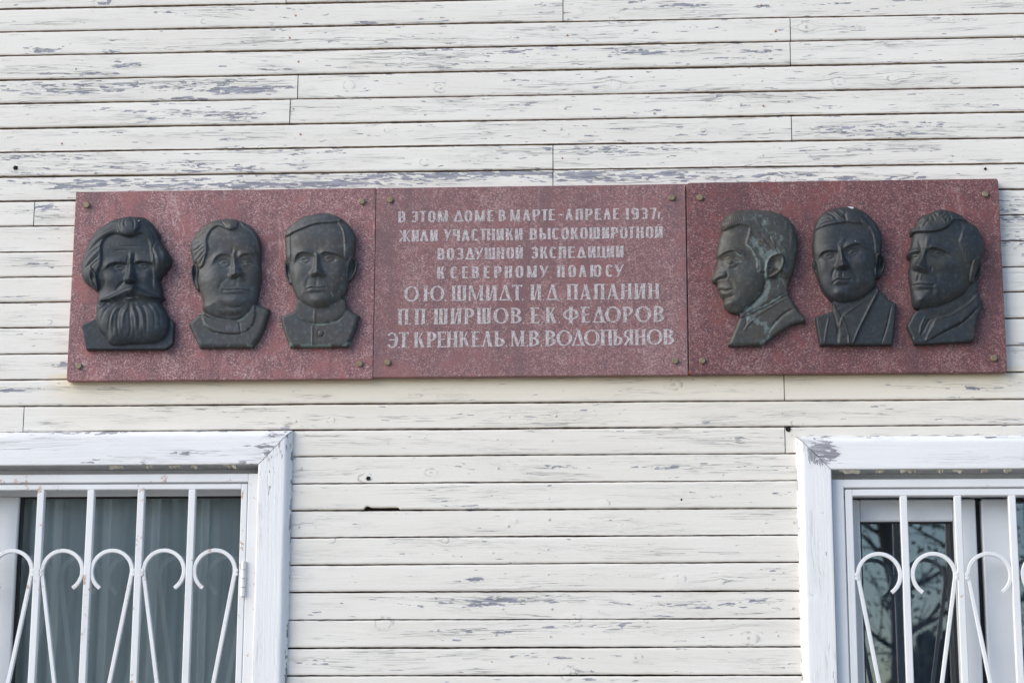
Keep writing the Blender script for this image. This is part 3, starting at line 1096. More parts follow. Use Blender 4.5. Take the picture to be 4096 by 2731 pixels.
def slab(x0, x1, z0, z1, chips, mat, label, bolts, dz=0.0):
    root = thing('granite_slab', label, 'plaque', (.5 * (x0 + x1), SB, z0), group='granite slabs of the memorial plaque')
    c = dict(tl=.002, tr=.002, bl=.002, br=.002)
    c.update(chips)
    out = []
    for key, cx, cz, sx, sz in (('tl', x0, z1, 1, -1), ('tr', x1, z1, -1, -1), ('br', x1, z0, -1, 1), ('bl', x0, z0, 1, 1)):
        r = c[key]
        arc = [(cx + sx * r * (1 - math.sin(t)), cz + sz * r * (1 - math.cos(t))) for t in np.linspace(0, math.pi / 2, 5)]
        # order round the outline clockwise from top left
        if key in ('tr', 'bl'):
            arc = arc[::-1]
        out += arc if key in ('tl', 'br') else arc
    # fix ordering: walk by angle
    cx_, cz_ = .5 * (x0 + x1), .5 * (z0 + z1)
    out.sort(key=lambda p: math.atan2((p[1] - cz_) / (z1 - z0), (p[0] - cx_) / (x1 - x0)))
    n = len(out)
    b = .0016

    def inset(p):
        return (p[0] - b * np.sign(p[0] - cx_), p[1] - b * np.sign(p[1] - cz_))
    v = [(p[0], SB, p[1]) for p in out] + [(p[0], SF + b, p[1]) for p in out] + [(inset(p)[0], SF, inset(p)[1]) for p in out]
    f = [(i, (i + 1) % n, n + (i + 1) % n, n + i) for i in range(n)] + [(n + i, n + (i + 1) % n, 2 * n + (i + 1) % n, 2 * n + i) for i in range(n)]
    f += [tuple(range(2 * n, 3 * n)), tuple(range(n - 1, -1, -1))]
    q = MB()
    q.add(v, f)
    q.build('stone', mat, root)
    for (bx, by) in bolts:
        X, Z = PD(bx, by, SF - .004)
        q = MB()
        q.disc((float(X), SF + .0005, float(Z)), .0093, .0085, 22, .0015)
        o = q.build('bolt', M['bolt'], root)
    return root


g1 = slab(xs_[0], xs_[1] - .0006, zbot - .004, ztop, dict(br=.004, bl=.004), M['granite_a'], 'red granite slab carrying the bearded bust and two busts left of the inscription',
          [(199, 471), (831, 463), (181, 840), (826, 835)])
g2 = slab(xs_[1] + .0006, xs_[2] - .0016, zbot, ztop - .001, dict(bl=.003), M['granite_b'], 'pinkish granite slab carved with seven lines of pale Cyrillic inscription',
          [(896, 459), (1543, 454), (890, 832), (1551, 828)])
g3 = slab(xs_[2] + .0016, xs_[3], zbot + .001, ztop + .002, dict(tl=.010, tr=.008, bl=.010, br=.004), M['granite_c'], 'dark red granite slab carrying the profile bust and two busts right of the inscription',
          [(1608, 454), (2263, 446), (1613, 828), (2283, 822)])


q = MB()
q.box(xs_[2] - .001, xs_[2] + .012, SB, SF + .0035, ztop - .016, ztop - .001, .001)
q.box(xs_[2] - .001, xs_[2] + .012, SB, SF + .0035, zbot + .004, zbot + .016, .001)
q.build('sealant', M['sealant'], g3)['kind'] = 'stuff'

# ------------------------------------------------------------------ inscription
def superarc(cx, cz, rx, rz, a0, a1, n_exp, n=22):
    out = []
    for t in np.linspace(math.radians(a0), math.radians(a1), n):
        c, s = math.cos(t), math.sin(t)
        out.append((cx + rx * math.copysign(abs(c) ** (2 / n_exp), c), cz + rz * math.copysign(abs(s) ** (2 / n_exp), s)))
    return out


class Glyph:
    def __init__(self, mb, x0, x1, z0, z1, s, t, serif):
        self.mb, self.x0, self.w, self.z0, self.h, self.s, self.t, self.serif = mb, x0, x1 - x0, z0, z1 - z0, s, t, serif
        self.k = 0
        self.n = 2.1 if serif else 3.0

    def poly(self, pts):
        self.k += 1
        self.mb.prism([(self.x0 + x, self.z0 + z) for x, z in pts], SF + .0006, SF - .0005 - .00008 * self.k)

    def V(self, x, a=0.0, b=1.0, w=None, sf=(1, 1)):
        """stem: x is the left edge"""
        w = w or self.s
        a, b = a * self.h, b * self.h
        self.poly([(x, a), (x + w, a), (x + w, b), (x, b)])
        if self.serif:
            e = self.t * .9
            for on, z, d in ((sf[0], a, 1), (sf[1], b, -1)):
                if on:
                    self.poly([(x - e, z), (x + w + e, z), (x + w, z + d * self.t * .9), (x, z + d * self.t * .9)])

    def Hb(self, z, x0, x1, t=None):
        t = t or self.t
        self.poly([(x0, z - t / 2), (x1, z - t / 2), (x1, z + t / 2), (x0, z + t / 2)])

    def D(self, xa, za, xb, zb, w):
        """slanted stroke; x are left edges of its ends"""
        self.poly([(xa, za * self.h), (xa + w, za * self.h), (xb + w, zb * self.h), (xb, zb * self.h)])

    def ring(self, cx, cz, rx, rz, a0, a1, sw, tw):
        n = 26 if a1 - a0 > 200 else 16
        o = superarc(cx, cz, rx, rz, a0, a1, self.n, n)
        i = superarc(cx, cz, rx - sw, rz - tw, a0, a1, self.n, n)
        self.k += 1
        for k in range(n - 1):
            self.mb.prism([(self.x0 + p[0], self.z0 + p[1]) for p in (o[k], o[k + 1], i[k + 1], i[k])], SF + .0006, SF - .0005 - .00008 * self.k)

    def bowl(self, x0, x1, za, zb, sw=None):
        sw = sw or self.s
        self.ring(x0, .5 * (za + zb) * self.h, x1 - x0, .5 * (zb - za) * self.h, -90, 90, sw, self.t)

    def draw(self, c):
        w, h, s, t = self.w, self.h, self.s, self.t
        if c == 'В':
            self.V(0)
            self.bowl(s * .8, w * .93, .5 - t / h / 2, 1)
            self.bowl(s * .8, w, 0, .5 + t / h / 2)
        elif c == 'Р':
            self.V(0)
            self.bowl(s * .8, w, .40, 1)
        elif c == 'Ь' or c == 'Ы':
            ww = w if c == 'Ь' else w - s * 1.45
            self.V(0)
            self.bowl(s * .8, ww, 0, .56)
            if c == 'Ы':
                self.V(w - s)
        elif c == 'Я':
            self.V(w - s)
            self.ring(w - s * .8, .70 * h, w - s * .8, .30 * h, 90, 270, s * .8, t)
            self.D(0, 0, w * .45, .43, s * .8)
        elif c == 'О':
            self.ring(w / 2, h / 2, w / 2, h / 2, 0, 360, s, t)
        elif c == 'С':
            self.ring(w / 2, h / 2, w / 2, h / 2, 38, 322, s, t)
        elif c == 'Э':
            self.ring(w / 2, h / 2, w / 2, h / 2, -142, 142, s, t)
            self.Hb(.52 * h, w * .28, w - s * .7)
        elif c in 'З3':
            self.ring(w * .47, .74 * h, w * .47, .26 * h, -80, 150, s * .9, t)
            self.ring(w * .5, .265 * h, w * .5, .265 * h, -150, 80, s, t)
            self.Hb(.515 * h, w * .3, w * .6)
        elif c == '9':
            self.ring(w / 2, .70 * h, w / 2, .30 * h, 0, 360, s, t)
            self.V(w - s, .25, .70)
            self.ring(w / 2, .27 * h, w / 2, .27 * h, -150, 0, s, t)
        elif c == '7':
            self.Hb(h - t / 2, 0, w)
            self.D(w * .22, 0, w - s, 1 - t / h, s)
        elif c == '1':
            self.V(w - s)
            self.D(0, .80, w - s, .97, t)
        elif c == 'Т':
            self.Hb(h - t / 2, 0, w)
            self.V(w / 2 - s / 2, 0, 1 - t / h * .9, sf=(1, 0))
            if self.serif:
                for x in (0, w - t):
                    self.poly([(x, h - t * 2), (x + t, h - t * 2), (x + t, h - t * .9), (x, h - t * .9)])
        elif c == 'г':
            self.V(0)
            self.Hb(h - t / 2, s * .9, w)
        elif c == 'М':
            k_ = t * 1.35 if self.serif else s * .92
            self.V(0, w=k_)
            self.V(w - s)
            self.D(k_ * .2, .99, w * .5 - s * .42, .02, s * .85)
            self.D(w - s * .62, .98, w * .5 - k_ * .2, .03, k_ * .7)
        elif c in 'ИЙ':
            self.V(0)
            self.V(w - s)
            self.D(s * .9, .03, w - s * 1.15, .97, s * .42)
            if c == 'Й':
                self.ring(w / 2, h * 1.16, w * .22, h * .09, 190, 350, t * .9, t * .9)
        elif c == 'Н':
            self.V(0)
            self.V(w - s)
            self.Hb(h * .52, s * .9, w - s * .9)
        elif c == 'П':
            self.V(0, sf=(1, 0))
            self.V(w - s, sf=(1, 0))
            self.Hb(h - t / 2, -(t * .8 if self.serif else 0), w + (t * .8 if self.serif else 0), t * 1.02)
        elif c in 'ШЦ':
            if c == 'Ш':
                for x in (0, (w - s) / 2, w - s):
                    self.V(x, sf=(0, 1))
                self.Hb(t / 2, 0, w, t * 1.02)
            else:
                for x in (0, w * .88 - s):
                    self.V(x)
                self.Hb(t / 2, 0, w)
                self.V(w - t * 1.2, -.10, .08, w=t * 1.2)
        elif c == 'Е':
            self.V(0, sf=(0, 0))
            for z, l in ((t / 2, w), (h * .52, w * .9), (h - t / 2, w * .96)):
                self.Hb(z, -(t * .7 if self.serif and z != h * .52 else 0), l)
            if self.serif:
                self.poly([(w - t * .8, 0), (w, 0), (w * 1.03, t * 2.2), (w - t * .1, t * 2)])
                self.poly([(w * .96 - t * .8, h), (w * .96, h), (w * .96, h - t * 2), (w * .96 - t * .5, h - t * 1.8)])
        elif c == 'К':
            self.V(0)
            self.D(s * .95, .50, w - s * .95, 1, t * 1.2 if self.serif else s * .62)
            self.D(w - s * 1.05, 0, s * 1.0, .58, s)
        elif c == 'Ж':
            self.V(w / 2 - s / 2)
            for sx in (1, -1):
                g = lambda x: w / 2 + sx * x
                a = s * .5
                self.poly([(g(a * .9), .48 * h), (g(a * .9), .62 * h), (g(w / 2 - s * .65), h), (g(w / 2), h)][::sx])
                self.poly([(g(a * .9), .40 * h), (g(a * .9), .58 * h), (g(w / 2 + s * .1), 0), (g(w / 2 - s * .75), 0)][::sx])
        elif c == 'У':
            self.D(w * .5 - s * .55, .38, 0, 1, s)
            self.D(w * .22, 0, w - s * .62, 1, s * .62)
        elif c == 'Ч':
            self.V(w - s)
            self.V(0, .56, 1)
            self.ring(w * .62, .60 * h, w * .62, .17 * h, 180, 275, s, t)
        elif c in 'ДЛА':
            k_ = t * 1.25 if self.serif else s * .8
            ap = w * .5
            top = 1
            bz = 0
            self.D(w * .05, bz, ap - k_ * .6, top, k_)
            self.D(w * .95 - s, bz, ap - s * .55, top, s)
            if c == 'А':
                self.Hb(h * .27, w * .2, w * .78)
            if c == 'Д':
                self.Hb(t / 2, 0, w)
            elif self.serif:
                for x, q in ((w * .05, k_), (w * .95 - s, s)):
                    self.poly([(x - t * .9, 0), (x + q + t * .9, 0), (x + q, t * .8), (x, t * .8)])
            if c == 'Д' and self.serif:
                self.poly([(w - t * 1.2, 0), (w, 0), (w + t * .8, -t * 1.2)])
        elif c == 'Ю':
            rw = w * .70
            self.V(0)
            self.Hb(h * .52, s * .9, w - rw + s * .5)
            self.ring(w - rw / 2, h / 2, rw / 2, h / 2, 0, 360, s * .95, t)
        elif c == 'Ф':
            self.V(w / 2 - s / 2, -.02, 1.0)
            self.ring(w / 2, h * .53, w / 2, h * .33, 0, 360, s * .9, t)
        elif c == '-':
            self.poly([(0, h * .44), (w, h * .44), (w, h * .56), (0, h * .56)])
        elif c == '.':
            self.poly([(0, 0), (w, 0), (w, w), (0, w)])
        elif c == ',':
            self.poly([(w * .2, -w * .7), (w, w * .2), (w * .9, w), (w * .1, w * .8), (w * .3, w * .1)])


KA, KB, KC, KD = (1560, 820), (2100, 810), (1520, 1110), (2110, 1100)
LINES = [
    (0, [(KA, 'В', 130, 245), (KA, 'Э', 330, 440), (KA, 'Т', 462, 568), (KA, 'О', 597, 715), (KA, 'М', 750, 905), (KA, 'Д', 990, 1160), (KA, 'О', 1170, 1290), (KA, 'М', 1330, 1485), (KA, 'Е', 1530, 1625),
         (KA, 'В', 1705, 1815), (KA, 'М', 1885, 2035), (KA, 'А', 2075, 2210), (KB, 'Р', 120, 238), (KB, 'Т', 258, 361), (KB, 'Е', 375, 475), (KB, '-', 520, 610), (KB, 'А', 628, 760), (KB, 'П', 795, 912),
         (KB, 'Р', 948, 1060), (KB, 'Е', 1097, 1195), (KB, 'Л', 1222, 1355), (KB, 'Е', 1383, 1480), (KB, '1', 1575, 1630), (KB, '9', 1672, 1785), (KB, '3', 1820, 1928), (KB, '7', 1958, 2062), (KB, 'г', 2085, 2128), (KB, '.', 2138, 2160)],
     [(KA, 130, 103, 275), (KA, 2130, 75, 250), (KB, 795, 100, 275), (KB, 1960, 85, 262)]),
    (0, [(KA, 'Ж', 140, 318), (KA, 'И', 340, 450), (KA, 'Л', 462, 608), (KA, 'И', 630, 745), (KA, 'У', 845, 962), (KA, 'Ч', 990, 1095), (KA, 'А', 1118, 1255), (KA, 'С', 1275, 1390), (KA, 'Т', 1410, 1512),
         (KA, 'Н', 1522, 1645), (KA, 'И', 1672, 1783), (KA, 'К', 1818, 1940), (KA, 'И', 1960, 2078), (KB, 'В', 75, 192), (KB, 'Ы', 228, 400), (KB, 'С', 425, 545), (KB, 'О', 570, 688), (KB, 'К', 720, 840),
         (KB, 'О', 865, 985), (KB, 'Ш', 1012, 1175), (KB, 'И', 1210, 1320), (KB, 'Р', 1350, 1468), (KB, 'О', 1490, 1610), (KB, 'Т', 1620, 1725), (KB, 'Н', 1745, 1862), (KB, 'О', 1895, 2015), (KB, 'Й', 2042, 2160)],
     [(KA, 140, 393, 577), (KA, 2078, 368, 550), (KB, 75, 405, 583), (KB, 2100, 378, 556)]),
    (0, [(KA, 'В', 745, 858), (KA, 'О', 890, 1008), (KA, 'З', 1040, 1152), (KA, 'Д', 1175, 1335), (KA, 'У', 1322, 1465), (KA, 'Ш', 1485, 1648), (KA, 'Н', 1675, 1792), (KA, 'О', 1825, 1945), (KA, 'Й', 1970, 2085),
         (KB, 'Э', 92, 205), (KB, 'К', 240, 360), (KB, 'С', 385, 500), (KB, 'П', 530, 645), (KB, 'Е', 677, 783), (KB, 'Д', 808, 965), (KB, 'И', 988, 1107), (KB, 'Ц', 1133, 1275), (KB, 'И', 1283, 1398), (KB, 'И', 1428, 1545)],
     [(KA, 745, 683, 860), (KA, 2085, 664, 845), (KB, 92, 697, 880), (KB, 1545, 679, 860)]),
    (0, [(KA, 'К', 740, 858), (KA, 'С', 948, 1065), (KA, 'Е', 1130, 1225), (KA, 'В', 1285, 1398), (KA, 'Е', 1470, 1565), (KA, 'Р', 1635, 1750), (KA, 'Н', 1800, 1915), (KA, 'О', 1970, 2092), (KA, 'М', 2150, 2302),
         (KB, 'У', 225, 370), (KB, 'П', 508, 620), (KB, 'О', 680, 800), (KB, 'Л', 835, 972), (KB, 'Ю', 1025, 1200), (KB, 'С', 1265, 1385), (KB, 'У', 1405, 1550)],
     [(KA, 740, 970, 1155), (KA, 2302, 955, 1140), (KB, 32, 990, 1178), (KB, 1550, 972, 1160)]),
    (1, [(KC, 'О', 378, 610), (KC, ',', 612, 636), (KC, 'Ю', 690, 1008), (KC, ',', 1018, 1042), (KC, 'Ш', 1130, 1350), (KC, 'М', 1395, 1615), (KC, 'И', 1665, 1828), (KC, 'Д', 1858, 2066), (KC, 'Т', 2072, 2230), (KC, ',', 2225, 2248),
         (KD, 'И', 52, 212), (KD, ',', 242, 264), (KD, 'Д', 292, 492), (KD, '.', 517, 540), (KD, 'П', 626, 785), (KD, 'А', 822, 998), (KD, 'П', 1050, 1205), (KD, 'А', 1245, 1432), (KD, 'Н', 1472, 1630), (KD, 'И', 1685, 1845), (KD, 'Н', 1902, 2062)],
     [(KC, 400, 140, 376), (KC, 1600, 124, 368), (KD, 45, 153, 392), (KD, 2070, 125, 372)]),
    (1, [(KC, 'П', 288, 442), (KC, ',', 457, 480), (KC, 'П', 552, 706), (KC, ',', 737, 760), (KC, 'Ш', 852, 1058), (KC, 'И', 1112, 1272), (KC, 'Р', 1330, 1480), (KC, 'Ш', 1526, 1734), (KC, 'О', 1780, 2018), (KC, 'В', 2056, 2220), (KC, ',', 2235, 2258),
         (KD, 'Е', 58, 186), (KD, ',', 215, 238), (KD, 'К', 292, 455), (KD, ',', 485, 508), (KD, 'Ф', 555, 805), (KD, 'Е', 852, 980), (KD, 'Д', 1022, 1222), (KD, 'О', 1218, 1465), (KD, 'Р', 1506, 1660), (KD, 'О', 1695, 1942), (KD, 'В', 1984, 2145)],
     [(KC, 280, 493, 742), (KC, 2220, 475, 720), (KD, 45, 507, 752), (KD, 2145, 485, 735)]),
    (1, [(KC, 'Э', 92, 282), (KC, '.', 288, 308), (KC, 'Т', 295, 450), (KC, ',', 440, 462), (KC, 'К', 540, 705), (KC, 'Р', 740, 885), (KC, 'Е', 905, 1036), (KC, 'Н', 1055, 1210), (KC, 'К', 1250, 1405), (KC, 'Е', 1442, 1566), (KC, 'Л', 1596, 1765),
         (KC, 'Ь', 1802, 1955), (KC, ',', 1968, 1992), (KC, 'М', 2062, 2262), (KC, ',', 2302, 2326), (KD, 'В', 30, 185), (KD, ',', 205, 228), (KD, 'В', 286, 445), (KD, 'О', 455, 698), (KD, 'Д', 695, 902), (KD, 'О', 888, 1130),
         (KD, 'П', 1156, 1322), (KD, 'Ь', 1352, 1495), (KD, 'Я', 1508, 1655), (KD, 'Н', 1692, 1848), (KD, 'О', 1870, 2120), (KD, 'В', 2138, 2300)],
     [(KC, 92, 860, 1105), (KC, 2265, 833, 1078), (KD, 25, 868, 1115), (KD, 2300, 848, 1090)])]
for serif, letters, meas in LINES:
    q = MB()
    U = 600 / 2352.0
    pts_t = [P(o[0] + x * U, o[1] + yt * U, SF) for o, x, yt, yb in meas]
    pts_b = [P(o[0] + x * U, o[1] + yb * U, SF) for o, x, yt, yb in meas]
    A = np.array([[float(p[0]), 1] for p in pts_b])
    kb = np.linalg.lstsq(A, np.array([float(p[1]) for p in pts_b]), rcond=None)[0]
    hh = np.mean([float(a[1]) - float(b[1]) for a, b in zip(pts_t, pts_b)])
    ym = meas[0][3]
    for (o, c, xa, xb) in letters:
        X0 = float(P(o[0] + xa * U, o[1] + ym * U - (0 if o in (KA, KC) else 0), SF)[0])
        X1 = float(P(o[0] + xb * U, o[1] + ym * U, SF)[0])
        zb_ = kb[0] * .5 * (X0 + X1) + kb[1]
        h_ = hh * (.62 if c == 'г' else 1)
        s_ = hh * (.205 if serif else .235)
        t_ = hh * (.075 if serif else .105)
        if c == 'г':
            s_ *= .7
        Glyph(q, X0, X1, zb_, zb_ + h_, s_, t_, serif).draw(c)
    q.build('inscription', M['letter'], g2)


# ------------------------------------------------------------------ bronze busts
def smooth_closed(p, k=3):
    p = np.array(p, float)
    n = len(p)
    out = []
    for i in range(n):
        p0, p1, p2, p3 = p[i - 1], p[i], p[(i + 1) % n], p[(i + 2) % n]
        for t in np.arange(k) / k:
            out.append(.5 * (2 * p1 + (p2 - p0) * t + (2 * p0 - 5 * p1 + 4 * p2 - p3) * t * t + (3 * p1 - p0 - 3 * p2 + p3) * t ** 3))
    return np.array(out)


def smooth_open(p, k=4):
    p = np.array(p, float)
    if len(p) < 3:
        return p
    n = len(p)
    out = []
    for i in range(n - 1):
        p0, p1, p2, p3 = p[max(i - 1, 0)], p[i], p[i + 1], p[min(i + 2, n - 1)]
        for t in np.arange(k) / k:
            out.append(.5 * (2 * p1 + (p2 - p0) * t + (2 * p0 - 5 * p1 + 4 * p2 - p3) * t * t + (3 * p1 - p0 - 3 * p2 + p3) * t ** 3))
    out.append(p[-1])
    return np.array(out)


def sstep(x, a, b):
    t = np.clip((x - a) / (b - a), 0, 1)
    return t * t * (3 - 2 * t)


class Relief:
    """height field in crop pixels (2.613 per photograph pixel); heights in millimetres"""
    SC = 1098 / 420.0

    def __init__(self, ox, oy, sil, step=4, sharp=False):
        self.ox, self.oy = ox, oy
        self.sil = smooth_closed(sil) if not sharp else np.array(sil, float)
        x0, y0 = self.sil.min(0) - step
        x1, y1 = self.sil.max(0) + step
        self.xs = np.arange(x0, x1 + step, step)
        self.ys = np.arange(y0, y1 + step, step)
        self.X, self.Y = np.meshgrid(self.xs, self.ys)
        self.shape = self.X.shape
        self.pt = np.stack([self.X.ravel(), self.Y.ravel()], 1).astype(np.float32)
        self.ds, self.near = self.sdf(self.sil, True)
        self.h = np.zeros(self.shape)
        self.lab = np.zeros(self.shape, int)
        self.pat = np.zeros(self.shape)
        self.chk = np.zeros(self.shape)
        self.names = {}

    def sdf(self, poly, near=False):
        p = np.asarray(poly, np.float32)
        a, b = p, np.roll(p, -1, 0)
        best = np.full(len(self.pt), 1e9, np.float32)
        ins = np.zeros(len(self.pt), bool)
        npnt = np.zeros_like(self.pt)
        for u, v in zip(a, b):
            e = v - u
            w = self.pt - u
            t = np.clip((w @ e) / max(1e-6, float(e @ e)), 0, 1)
            d = w - t[:, None] * e
            q = (d * d).sum(1)
            m_ = q < best
            best[m_] = q[m_]
            if near:
                npnt[m_] = u + t[m_, None] * e
            if u[1] != v[1]:
                c = (self.pt[:, 1] < u[1]) != (self.pt[:, 1] < v[1])
                xi = u[0] + (self.pt[:, 1] - u[1]) * (e[0] / e[1])
                ins ^= c & (self.pt[:, 0] < xi)
        s = np.where(ins, 1, -1) * np.sqrt(best)
        s = s.reshape(self.shape)
        return (s, npnt) if near else s

    def poly(self, pts, sharp=False):
        return self.sdf(np.array(pts, float) if sharp else smooth_closed(pts))

    def layer(self, pts, base, amp, R, label=None, sharp=False, mode='max'):
        d = self.poly(pts, sharp)
        u = np.clip(d / R, 0, 1)
        hh = base + amp * np.sqrt(np.clip(1 - (1 - u) ** 2, 0, 1))
        ins = d > 0
        if mode == 'max':
            self.h = np.where(ins, np.maximum(self.h, hh), self.h)
        else:
            self.h = np.where(ins, hh, self.h)
        if label:
            self.setlab(ins, label)
        return d

    def setlab(self, mask, label):
        if label not in self.names:
            self.names[label] = len(self.names) + 1
        self.lab[mask] = self.names[label]

    def raise_(self, pts, a, w, label=None, sharp=False, dome=0.0, R=60.0, bias=0.0):
        d = self.poly(pts, sharp) + bias
        if label == 'hair':
            a, w = a * .8, w * 1.5
        self.h = self.h + a * sstep(d, -w * .5, w * .5)
        if dome:
            u = np.clip(d / R, 0, 1)
            self.h = self.h + np.where(d > 0, dome * np.sqrt(np.clip(1 - (1 - u) ** 2, 0, 1)), 0)
        if label:
            self.setlab((d > 0) & (self.ds > -8), label)
        return d

    def G(self, x, y, rx, ry, a, rot=0.0, p=1.0):
        c, s = math.cos(math.radians(rot)), math.sin(math.radians(rot))
        dx, dy = self.X - x, self.Y - y
        u, v = (dx * c + dy * s) / rx, (-dx * s + dy * c) / ry
        self.h = self.h + a * np.exp(-(u * u + v * v) ** p)

    def line(self, pts, wa, wb=None):
        """distance field to a polyline; returns profile 0..1 with widths on its two sides and position along it"""
        p = smooth_open([q[:2] for q in pts])
        best = np.full(self.shape, 1e9)
        sg = np.zeros(self.shape)
        tt = np.zeros(self.shape)
        n = len(p) - 1
        for i in range(n):
            u, v = p[i], p[i + 1]
            e = v - u
            L2 = max(1e-6, float(e @ e))
            wx, wy = self.X - u[0], self.Y - u[1]
            t = np.clip((wx * e[0] + wy * e[1]) / L2, 0, 1)
            dx, dy = wx - t * e[0], wy - t * e[1]
            q = dx * dx + dy * dy
            m_ = q < best
            best = np.where(m_, q, best)
            sg = np.where(m_, np.sign(e[0] * wy - e[1] * wx), sg)
            tt = np.where(m_, (i + t) / n, tt)
        d = np.sqrt(best)
        wb = wa if wb is None else wb
        w = np.where(sg < 0, wa, wb)
        return d, w, tt

    def S(self, pts, a, wa, wb=None, taper=.25, p=1.0):
        """stroke: wa = width on the upper/left side (sign < 0), wb on the other side"""
        d, w, t = self.line(pts, wa, wb)
        a_ = a
        if isinstance(a, (tuple, list)):
            a_ = np.interp(t, np.linspace(0, 1, len(a)), a)
        en = 1.0 if not taper else np.clip(np.minimum(t, 1 - t) / taper, 0, 1) * .75 + .25
        a_ = a_ * .87
        self.h = self.h + a_ * en * np.exp(-((d / w) ** 2) ** p)

    def chalk(self, pts, a, w):
        d, ww, t = self.line(pts, w)
        self.chk = np.maximum(self.chk, a * np.exp(-(d / ww) ** 2))

    def stain(self, pts, a, w):
        d, ww, t = self.line(pts, w)
        self.pat = np.maximum(self.pat, a * np.exp(-(d / ww) ** 2))

    def eye(self, x, y, w, h, rot=0.0, depth=6.0):
        depth *= .85
        self.G(x, y - 2, w * .95, h * 1.35, -depth, rot)
        self.G(x, y, w * .50, h * .80, depth * .62, rot, 1.2)
        c, s = math.cos(math.radians(rot)), math.sin(math.radians(rot))

        def R(u, v):
            return (x + u * c - v * s, y + u * s + v * c)
        self.S([R(-w * .66, h * .40), R(-w * .35, -h * .30), R(0, -h * .55), R(w * .35, -h * .30), R(w * .62, h * .25)], 3.0, 9, 5)
        self.S([R(-w * .55, h * .35), R(-w * .2, h * .62), R(w * .2, h * .62), R(w * .55, h * .25)], 1.9, 5, 8)
        self.S([R(-w * .5, h * 1.35), R(0, h * 1.75), R(w * .5, h * 1.2)], -1.5, 9)
        self.G(x, y - h * .05, 11, 11, -1.0)

    def nose(self, bx, by, tx, ty, w0, w1l, w1r, a0, a1, cut=10.0):
        ax = np.array([tx - bx, ty - by], float)
        L = np.linalg.norm(ax)
        ax /= L
        nx = np.array([ax[1], -ax[0]])           # to the right of the axis in the picture
        dx, dy = self.X - bx, self.Y - by
        t = (dx * ax[0] + dy * ax[1]) / L
        u = dx * nx[0] + dy * nx[1]
        tc = np.clip(t, 0, 1)
        wl = w0 + (w1l - w0) * tc ** 1.5
        wr = w0 + (w1r - w0) * tc ** 1.5
        v = np.abs(u) / np.where(u < 0, wl, wr)
        prof = np.clip(1 - v, 0, 1)
        prof = prof ** .85 * .75 + .25 * np.exp(-(v * 1.5) ** 2)
        prof = np.where(v > 1.6, 0, prof)
        am = a0 + (a1 - a0) * tc ** 1.25
        up = np.where(t < 0, np.exp(-((t * L) / 45) ** 2), 1)
        dn = 1 - sstep((t - 1) * L, 2, 8 + cut * 3.0)
        self.h = self.h + am * prof * up * dn
        # wings and tip
        for s_, w_ in ((-1, w1l), (1, w1r)):
            p = np.array([tx, ty]) + nx * s_ * w_ * .62 - ax * 8
            self.G(p[0], p[1], w_ * .42, 22, a1 * .22)
            p2 = np.array([tx, ty]) + nx * s_ * w_ * .38 + ax * 16
            self.G(p2[0], p2[1], w_ * .26, 9, -a1 * .12)
        self.G(tx, ty - 12, (w1l + w1r) * .24, 26, a1 * .20)

    def mouth(self, pts, a=3.0, up=22, lo=24):
        a *= .8
        self.S([(x, y - up * .62) for x, y in pts], a * .75, up * .5, up * .42)
        self.S([(x * .8 + .2 * np.mean([p[0] for p in pts]), y + lo * .75) for x, y in pts], a * 1.05, lo * .55, lo * .6)
        self.S(pts, -a * 1.15, 6, 6)
        mx = float(np.mean([p[0] for p in pts]))
        my = float(np.mean([p[1] for p in pts]))
        hw = .5 * abs(pts[-1][0] - pts[0][0])
        self.G(mx, my + lo * 2.0, hw * .7, lo * .55, -a * .9)
        for p in (pts[0], pts[-1]):
            self.G(p[0], p[1] + 2, 11, 11, -a * .55)

    def ear(self, pts, a=4.0, hollow=None, label='ear'):
        d = self.poly(pts)
        rim = np.exp(-((d - 13) / 10.0) ** 2) * (d > -20)
        self.h = np.where(d > -3, np.maximum(self.h, 13), self.h)
        self.h = self.h + np.where(d > -20, a * sstep(d, -5, 6), 0) + rim * a * .8
        if hollow:
            self.G(*hollow, -a * 1.5)
        self.setlab((d > 0) & (self.ds > -8), label)

    def build(self, mat, parent, base_y, mid):
        h = self.h.copy()
        k = np.array([.06, .24, .4, .24, .06])
        for _ in range(1):
            hp = np.pad(h, 2, mode='edge')
            hp = sum(k[i] * hp[i:i + h.shape[0], :] for i in range(5))
            h = sum(k[i] * hp[:, i:i + h.shape[1]] for i in range(5))
        # broad blur for hollows
        bl = h.copy()
        for _ in range(10):
            bp = np.pad(bl, 2, mode='edge')
            bp = sum(k[i] * bp[i:i + h.shape[0], :] for i in range(5))
            bl = sum(k[i] * bp[:, i:i + h.shape[1]] for i in range(5))
        cav = np.clip((bl - h) / 2.5, 0, 1)
        ny, nx_ = self.shape
        ins = self.ds > 0
        ci, cj = np.meshgrid(np.arange(nx_ - 1), np.arange(ny - 1))
        cnt = ins[:-1, :-1].astype(int) + ins[1:, :-1] + ins[:-1, 1:] + ins[1:, 1:]
        keep = cnt >= 3
        quads = np.stack([cj * nx_ + ci, (cj + 1) * nx_ + ci, (cj + 1) * nx_ + ci + 1, cj * nx_ + ci + 1], -1)[keep]
        used = np.zeros(ny * nx_, bool)
        used[quads.ravel()] = True
        # boundary edges
        ed = np.concatenate([quads[:, [0, 1]], quads[:, [1, 2]], quads[:, [2, 3]], quads[:, [3, 0]]])
        fidx = np.tile(np.arange(len(quads)), 4)
        key = np.sort(ed, 1)
        kk = key[:, 0].astype(np.int64) * (ny * nx_) + key[:, 1]
        un, inv, ct = np.unique(kk, return_inverse=True, return_counts=True)
        be = ed[ct[inv] == 1]
        bf = fidx[ct[inv] == 1]
        xy = self.pt.astype(float).copy()
        bv = np.unique(be)
        xy[bv] = self.near[bv]
